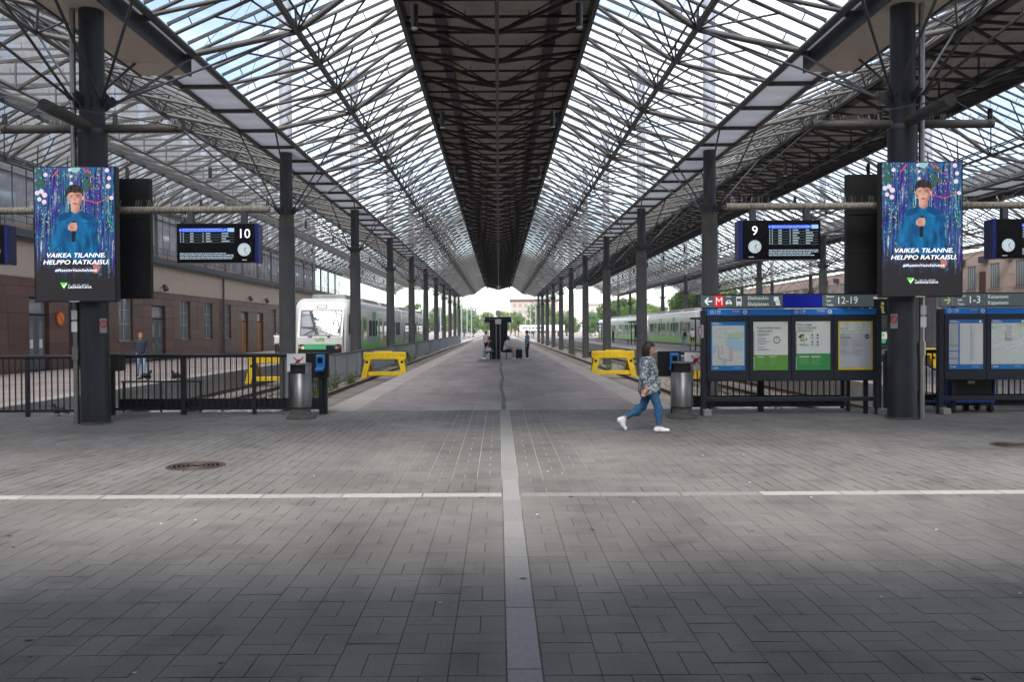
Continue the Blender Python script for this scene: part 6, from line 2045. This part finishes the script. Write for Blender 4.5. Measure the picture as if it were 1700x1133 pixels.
# ------------------------------------------------------------------ grey railing between the tracks on the train side
e = empty('fence', (-7.55, 0, -.80), 0, 'low grey bar railing between the tracks in front of the train', 'fence')
gb = MB(); gb.box(-.012, .012, -.012, .012, .1, 1.5); gm = gb.mesh('fence_bar', 'grey_fence')
far = MB()
y = 30.0
while y < 165:
    nx = 14.6
    for z in (.16, 1.5): MB().box(-.02, .02, y, y + 2.9, z - .02, z + .02).build('rail', 'grey_fence', e) if y < 80 else far.box(-.02, .02, y, y + 2.9, z - .02, z + .02)
    (MB().box(-.03, .03, y - .03, y + .03, 0, 1.54).build('post', 'grey_fence', e) if y < 80 else far.box(-.03, .03, y - .03, y + .03, 0, 1.54))
    k = y + .15
    while k < y + 2.9:
        if k < 66: place('fence_bar', gm, e, (0, k, 0))
        else: far.box(-.012, .012, k - .012, k + .012, .18, 1.48)
        k += .15
    y += 2.93
prop(far.build('far_bars', 'grey_fence', e), kind='stuff')

# ------------------------------------------------------------------ people
WALK = dict(head=(-.075, 0, 1.425), face=(1, 0, 0), neck=(-.115, 0, 1.275), chest=(-.105, 0, 1.10), belly=(-.075, 0, .90), pelvis=(-.065, 0, .76), tilt=(.08, 0, 0),
            sh_l=(-.12, .175, 1.215), sh_r=(-.15, -.185, 1.215), el_l=(-.06, .25, .95), el_r=(-.225, -.285, .95), wr_l=(.03, .23, .76), wr_r=(-.17, -.285, .755),
            hand_l=(.8, 0, -.5), hand_r=(-.55, 0, -.9), hip_l=(-.06, .09, .74), hip_r=(-.05, -.09, .74), kn_l=(-.175, .09, .42), kn_r=(.065, -.09, .42),
            an_l=(-.49, .09, .225), an_r=(.07, -.09, .085), heel_l=(-.575, .09, .195), heel_r=(.03, -.09, .045), toe_l=(-.475, .09, .045), toe_r=(.225, -.10, .035))
w, wb_ = person('person', 'person in patterned grey tunic, jeans and white shoes walking past the steel bin', (2.66, 14.5, .004), 0, WALK,
           dict(hair='hair_dark', top='tunic_print', top_name='tunic', hem=.66, hem_slope=.32, sleeve=1.40, loose=.024, bottom='jeans', legs=1.86, shoe='shoe_white', girth=1.06, loose_leg=.005, bust=True, arm_k=.012, hair_front=-.004, hair_inf=.018, hair_line=.045, hair_drop=.125, skirt=True, hair_long=True), h=.0085)
b = MB(); b.path([(-.03, -.10, 1.235), (-.08, -.125, 1.27), (-.155, -.10, 1.285)], .012, 6); b.build('bag_strap', 'cloth_black', wb_)
b = MB(); b.bbox(.06, .14, .10, .24, .62, .86, .02); b.build('handbag', 'cloth_black', wb_)
person('person', 'person in a dark jacket on the platform by the granite wall, behind the mesh fence', (-14.4, 33.9, .004), R(-60), standing(1.73, .16), dict(hair='hair_red', top='cloth_navy', hem=.80, sleeve=2, bottom='cloth_lightblue', shoe='cloth_black', girth=1.05))
person('person', 'person in a white shirt and dark trousers standing by the orange doors', (-15.5, 59, .004), R(-100), standing(1.76, .05, .10), dict(hair='hair_dark', top='cloth_white', hem=.86, sleeve=.7, bottom='cloth_black', shoe='cloth_black', girth=1.12))
person('person', 'person in a light blue jacket and black trousers standing beside the suitcase', (1.72, 50.8, .004), R(190), standing(1.74, .04), dict(hair='hair_brown', top='cloth_denim', hem=.92, sleeve=2, bottom='cloth_black', shoe='shoe_white', girth=1.0, loose_leg=.03, hair_drop=.11))
J = sitting(.47)
person('person', 'seated person in a white shirt, dark shorts and sneakers bending forward at the kiosk', (.42, 50.7, .004), R(-8), J, dict(hair='hair_brown', top='cloth_white', hem=.52, sleeve=.9, bottom='cloth_navy', legs=.85, shoe='shoe_white', girth=1.15, hair_inf=.004))
person('person', 'seated person with a pink bag and light jeans left of the kiosk', (-.42, 50.9, .004), R(190), sitting(.45), dict(hair='hair_dark', top='cloth_black', hem=.5, sleeve=2, bottom='cloth_denim', legs=1.9, shoe='shoe_white'))
person('person', 'person in a pale top standing behind the kiosk on its left', (-.95, 63, .004), R(60), standing(1.66, .12), dict(hair='hair_dark', top='cloth_pink', hem=.80, sleeve=2, bottom='cloth_black', shoe='cloth_black'))
p_, b_ = person('person', 'person in jeans with a black backpack walking along the second platform', (18.05, 82, .004), R(95), standing(1.78, .16), dict(hair='hair_brown', top='cloth_white', hem=.9, sleeve=.8, bottom='cloth_lightblue', shoe='cloth_black'))
MB().bbox(-.30, -.10, -.16, .16, 1.02, 1.48, .05).build('backpack', 'cloth_black', b_)
person('person', 'person in a white shirt and black shorts walking along the second platform', (18.85, 82, .004), R(85), standing(1.84, .14), dict(hair='hair_brown', top='cloth_white', hem=.9, sleeve=.8, bottom='cloth_black', legs=.9, shoe='shoe_white'))
person('person', 'person in dark clothes waiting far along the second platform', (15.2, 112, .004), R(200), standing(1.76, .02), dict(hair='hair_dark', top='cloth_black', hem=.85, sleeve=2, bottom='cloth_black', shoe='cloth_black'))

# ------------------------------------------------------------------ kiosk pillar, bench, luggage on the central platform
e = empty('information_pillar', (-.03, 51.2, 0), 0, 'black information pillar with a clock on top, on the central platform', 'pillar')
MB().bbox(-.52, -.16, 0, .5, .0, 2.42, .02).build('left_cabinet', 'black', e)
MB().bbox(.16, .56, 0, .5, .45, 2.42, .02).build('right_cabinet', 'black', e)
MB().box(-.16, .16, .25, .5, .0, 2.3).build('back_panel', 'black', e)
for s in (-1, 1): MB().box(s * .12 - .035, s * .12 + .035, .02, .12, 0, 2.42).build('upright', 'train_grey', e)
MB().bbox(-.80, .80, -.02, .30, 2.43, 2.56, .01).build('roof_beam', 'board_frame', e)
for s in (-1, 1): MB().bbox(s * .66 - .16, s * .66 + .16, .02, .10, 2.22, 2.425, .01).build('side_sign', 'sign_blue', e)
MB().bbox(-.18, .18, -.05, -.02, 2.12, 2.40, .005).build('notice', 'print_white', e)
MB().box(-.02, .02, .1, .14, 2.56, 2.66).build('clock_stem', 'black', e)
b = MB(); b.tube((0, .06, 2.80), (0, .18, 2.80), .16, 24); q = b.build('clock', 'black', e)
b = MB(); b.disc(0, 2.80, .14, .056, 24); b.build('clock_face', 'print_white', q)
b = MB(); b.line((0, 2.80), (.045, 2.85), .018, .052); b.line((0, 2.80), (.06, 2.70), .014, .051); b.build('hands', 'black', q)
e = empty('bench', (.0, 51.0, 0), 0, 'black bench attached around the information pillar', 'bench')
MB().bbox(.20, .95, .0, .42, .40, .46, .01).build('seat', 'black', e)
MB().bbox(-.95, -.20, .0, .42, .40, .46, .01).build('seat', 'black', e)
for x in (.45, .9, -.45, -.9): MB().box(x - .03, x + .03, .06, .36, 0, .40).build('leg', 'train_grey', e)
e = empty('suitcase', (1.22, 50.9, 0), 0, 'black wheeled suitcase on the central platform', 'suitcase')
MB().bbox(-.20, .20, -.14, .14, .06, .60, .05).build('case', 'cloth_black', e)
b = MB(); b.path([(-.12, .1, .6), (-.12, .1, .70), (.12, .1, .70), (.12, .1, .6)], .012); b.build('handle', 'black', e)
for x in (-.15, .15): MB().tube((x - .02, 0, .035), (x + .02, 0, .035), .035, 12).build('wheel', 'rubber', e)
e = empty('bag', (-.62, 50.6, 0.46), 0, 'pink bag on the bench left of the information pillar', 'bag')
MB().bbox(-.16, .16, -.02, .16, .0, .28, .05).build('body', 'cloth_pink', e)
b = MB(); b.path([(-.1, .07, .27), (-.06, .07, .36), (.06, .07, .36), (.1, .07, .27)], .012); b.build('handle', 'cloth_pink', e)

# kiosk frames on the second platform
for k, (x, y, lab) in enumerate([(15.9, 66, 'open black frame stand with display on the second platform, near the walkers'), (15.6, 96, 'open black frame stand farther along the second platform'), (15.7, 128, 'glass waiting shelter far along the second platform')]):
    e = empty('platform_stand', (x, y, 0), 0, lab, 'stand')
    for dx in (-.5, -.1, .35, .6): MB().box(dx - .05, dx + .05, -.05, .05, 0, 2.5).build('upright', 'black', e)
    MB().bbox(-.9, 1.0, -.1, .3, 2.5, 2.66, .01).build('roof_beam', 'sign_blue' if k == 2 else 'black', e)
    MB().bbox(-.08, .33, -.03, .03, .8, 2.3, .01).build('display', 'screen_black' if k < 2 else 'wall_glass', e)
    MB().bbox(-1.0, 1.0, .4, .8, .40, .46, .01).build('seat', 'black', e)
    for dx in (-.8, .8): MB().box(dx - .03, dx + .03, .5, .7, 0, .4).build('leg', 'black', e)

# ------------------------------------------------------------------ pigeons near the mesh fence
def pigeon(x, y, z, rz, label):
    F = Field((-.22, -.1, -.02), (.2, .1, .3), .008)
    F.ell((0, 0, .12), (.115, .06, .062), .02, 0, .45); F.cone((.06, 0, .16), (.095, 0, .225), .035, .026, .03); F.ell((.10, 0, .235), (.032, .026, .028), .015)
    F.cone((-.07, 0, .10), (-.19, 0, .045), .035, .016, .03); F.cone((.125, 0, .232), (.15, 0, .225), .008, .003, .004)
    e = empty('pigeon', (x, y, z), rz, label, 'pigeon')
    q = place('body', F.mesh('body', 'pigeon'), e)
    for s in (-1, 1):
        b = MB(); b.tube((.0, s * .025, .08), (.01, s * .025, .0), .006, 5); b.tube((.0, s * .025, .004), (.04, s * .025, .004), .005, 5); b.build('leg', 'sign_red', e)
        b = MB(); b.ell((-.02, s * .052, .125), (.10, .014, .042), 10, 6); b.build('wing', 'pigeon', e)
e = empty('low_rail', (-8.3, 20.2, -.80), 0, 'low black rail behind the mesh fence with two pigeons on it', 'rail')
MB().box(-.75, 1.2, -.02, .02, 1.36, 1.40).build('bar', 'fence_black', e)
for x in (-.7, .2, 1.15): MB().box(x - .02, x + .02, -.02, .02, 0, 1.36).build('post', 'fence_black', e)
pigeon(-8.45, 20.2, .60, R(20), 'pigeon on the low rail, nearer the thick column')
pigeon(-7.75, 20.2, .60, R(160), 'pigeon on the low rail, farther from the thick column')
pigeon(-9.35, 17.9, .004, R(200), 'pigeon walking under the plain black fence')

# ------------------------------------------------------------------ weeds on the track bed
def weed(x, y, h, label, n=260, spread=.5, z=-.80):
    rg = random.Random(int(x * 97 + y * 31))
    e = empty('weed', (x, y, z), 0, label, 'plant', 'weeds growing on the track bed')
    st_, lf = MB(), MB()
    for k in range(14):
        a, r = rg.random() * 6.28, rg.random() * spread
        bx, by = r * .5 * math.cos(a), r * .5 * math.sin(a)
        tx, ty, tz = r * math.cos(a) * 1.2, r * math.sin(a) * 1.2, h * rg.uniform(.45, 1)
        st_.tube((bx, by, 0), (tx, ty, tz), .008, 4, .004)
        for q in range(n // 14):
            t = rg.uniform(.15, 1.05)
            c = Vector((bx + (tx - bx) * t, by + (ty - by) * t, tz * t)) + Vector((rg.gauss(0, .06), rg.gauss(0, .06), rg.gauss(0, .03)))
            L, w = rg.uniform(.05, .11), rg.uniform(.02, .04)
            d = Vector((rg.gauss(0, 1), rg.gauss(0, 1), rg.gauss(.2, .5))).normalized()
            u = d.cross(Vector((rg.gauss(0, 1), rg.gauss(0, 1), rg.gauss(0, 1)))).normalized()
            lf.add([tuple(c), tuple(c + d * L * .5 + u * w), tuple(c + d * L), tuple(c + d * L * .5 - u * w)], [(0, 1, 2, 3)])
    st_.build('stem', 'bark', e); lf.build('foliage', 'leaf_weed', e)
for x, y, h in [(-7.2, 33.5, .85), (-7.05, 36.0, 1.0), (-6.9, 39.2, .7), (-7.1, 46, .8), (-7.0, 60, .7), (-7.0, 66, .9), (7.0, 47, .75), (7.2, 62, .8), (7.4, 34.5, .35), (8.2, 33.0, .35), (7.0, 80, .8), (-6.7, 31.0, .45), (6.7, 52, .5)]:
    weed(x, y, h, 'leafy green weed growing beside the rails')

# ------------------------------------------------------------------ trees and far background
def tree_meshes(seed, H, crown_r, crown_h, nleaf, leaf, lm):
    rg = random.Random(seed)
    t = MB()
    t.tube((0, 0, 0), (.1, 0, H * .45), .28, 8, .2); t.tube((.1, 0, H * .45), (0, .1, H * .8), .2, 7, .08)
    cl = []
    for k in range(34):
        a, u, r = rg.random() * 6.28, rg.uniform(-1, 1), rg.random() ** .5
        s = math.sqrt(1 - u * u) * (1.0 if u < .2 else .92)
        c = Vector((crown_r * r * s * math.cos(a), crown_r * r * s * math.sin(a), H - crown_h / 2 + crown_h / 2 * u * r))
        cl.append((c, rg.uniform(.5, 1.0)))
        if k < 12: t.tube((.08, 0, H * rg.uniform(.35, .6)), tuple(c), .09, 5, .03)
    f = MB()
    for k in range(nleaf):
        c, s = rg.choice(cl)
        rr = crown_r * .34 * s
        d = Vector((rg.gauss(0, 1), rg.gauss(0, 1), rg.gauss(0, .8)))
        p = c + d.normalized() * rr * rg.random() ** .35
        n_ = Vector((rg.gauss(0, 1), rg.gauss(0, 1), rg.gauss(.6, 1))).normalized()
        u = n_.orthogonal().normalized() * leaf * rg.uniform(.6, 1.2); v = n_.cross(u).normalized() * leaf * rg.uniform(.4, .8)
        f.add([tuple(p + u), tuple(p + v), tuple(p - u), tuple(p - v)], [(0, 1, 2, 3)])
    return t.mesh('trunk', 'bark'), f.mesh('crown', lm)
TM = [tree_meshes(1, 11, 4.2, 8.5, 3600, .30, 'leaf'), tree_meshes(2, 12, 3.8, 9.5, 3600, .30, 'leaf_light'), tree_meshes(3, 10, 5.0, 7.5, 3600, .32, 'leaf')]
rg = random.Random(8)
def tree(x, y, k, s, lab, grp):
    e = empty('tree', (x, y, -.80), rg.random() * 6, lab, 'tree', grp)
    e.scale = (s, s, s)
    place('trunk', TM[k][0], e); place('crown', TM[k][1], e)
for i in range(34):
    tree(-75 + i * 5.2 + rg.uniform(-2, 2), 330 + rg.uniform(-25, 45), rg.randrange(3), rg.uniform(.85, 1.35), 'leafy green tree beyond the far end of the platforms', 'trees beyond the platforms')
for i in range(16):
    tree(38 + i * 4.2 + rg.uniform(-2, 2), 168 + i * 8 * rg.uniform(.7, 1.1), rg.randrange(3), rg.uniform(.9, 1.3), 'leafy green tree behind the long parked train', 'trees behind the parked train')
for i in range(36):
    tree(-62 + i * 3.6 + rg.uniform(-1.5, 1.5), 292 + rg.uniform(-12, 14), rg.randrange(3), rg.uniform(.5, .8), 'low bushy tree in the belt behind the catenary masts', 'low trees behind the masts')
for i in range(10):
    tree(27 + i * 3.0 + rg.uniform(-1, 1), 196 + i * 9, rg.randrange(3), rg.uniform(.75, 1.0), 'leafy green tree at the end of the parked train', 'trees at the end of the train')

bb = empty('brick_building', (18, 470, -.80), 0, 'large reddish brick building above the far trees', 'building')
MB().box(-11, 15, 0, 20, 0, 18.5).build('wall', 'brick_far', bb)
MB().box(-11.6, 15.6, -.6, 20.6, 18.5, 19.6).build('roof', 'brown_louver', bb)
MB().box(-20, -11, 2, 18, 0, 14).build('wing', 'pale_far', bb)
for k in range(8):
    for z in (11.5, 15.2):
        MB().box(-10 + k * 3.1, -8.2 + k * 3.1, -.1, -.001, z, z + 1.9).build('window', 'window_pane', bb)
pbm = empty('pale_block', (62, 430, -.80), 0, 'pale low apartment block behind the trees', 'building')
MB().box(-16, 14, 0, 15, 0, 15).build('wall', 'pale_far', pbm); MB().box(-16.5, 14.5, -.5, 15.5, 15, 16).build('roof', 'brick_far', pbm)
for k in range(9): MB().box(-15 + k * 3.2, -13.4 + k * 3.2, -.1, -.001, 10.5, 12.6).build('window', 'window_pane', pbm)
# long white banner wall past the platforms
e = empty('banner_wall', (12.5, 262, -.80), 0, 'long white banner wall past the end of the central platform', 'banner')
MB().bbox(-6, 8, 0, .3, 2.2, 4.0, .05).build('panel', 'banner', e)
b = MB()
xx = -5.0
while xx < 1.5:
    w = rg.uniform(.4, .9); b.rect(xx, xx + w, 2.8, 3.4, -.01); xx += w + .35
b.build('wording', 'print_dark', e)
for x in (-5.5, 0, 7.5): MB().box(x - .1, x + .1, .05, .25, 0, 2.2).build('post', 'train_grey', e)
# catenary masts
def mast(x, y, s):
    e = empty('catenary_mast', (x, y, -.80), 0, 'slim steel catenary mast beyond the roof end', 'mast', 'catenary masts beyond the roofs')
    MB().box(-.11, .11, -.11, .11, 0, 8.6).build('post', 'mast_steel', e)
    b = MB(); b.tube((0, 0, 7.6), (s * 3, 0, 7.2), .04, 5); b.tube((0, 0, 6.4), (s * 3, 0, 7.2), .04, 5); b.tube((s * 2.9, 0, 7.2), (s * 2.9, 0, 6.3), .03, 5); b.build('arm', 'mast_steel', e)
for x, y, s in [(-8, 182, 1), (8, 182, -1), (-8, 214, 1), (8, 212, -1), (-13.5, 196, 1), (13.5, 236, -1), (-8, 248, 1), (8, 250, -1), (-20, 222, 1), (-26, 260, 1), (22, 260, -1), (30, 225, -1), (-3, 290, 1), (4, 300, -1)]:
    mast(x, y, s)
for k, (x, y, w, lab) in enumerate([(-34, 240, 14, 'low pale shed beyond the left platform'), (-58, 280, 18, 'pale warehouse far beyond the left platform')]):
    e = empty('shed', (x, y, -.80), 0, lab, 'building')
    MB().box(-w / 2, w / 2, 0, 10, 0, 4.5).build('wall', 'pale_far', e)
    MB().prism([(-w / 2 - .4, 4.5), (w / 2 + .4, 4.5), (0, 6.2)], -.4, 10.4).build('roof', 'brick_far', e)
    for q in range(4): MB().box(-w / 2 + 1.5 + q * w / 4.6, -w / 2 + 2.8 + q * w / 4.6, -.08, -.001, 1.4, 3.0).build('window', 'window_pane', e)

# ------------------------------------------------------------------ added haze volume that brightens the distance
hz = MB().box(-140, 140, -40, 520, -1.8, 24).build('haze', [])
prop(hz, 'thin added haze brightening the far tracks', 'haze', kind='stuff')
hm = bpy.data.materials.new('haze'); hm.use_nodes = True
hn, hl = hm.node_tree.nodes, hm.node_tree.links
hn.clear()
ho = hn.new('ShaderNodeOutputMaterial'); hv = hn.new('ShaderNodeVolumePrincipled')
hv.inputs['Color'].default_value = (.93, .95, 1, 1); hv.inputs['Density'].default_value = .00032
hl.new(hv.outputs[0], ho.inputs['Volume'])
hz.data.materials.append(hm)
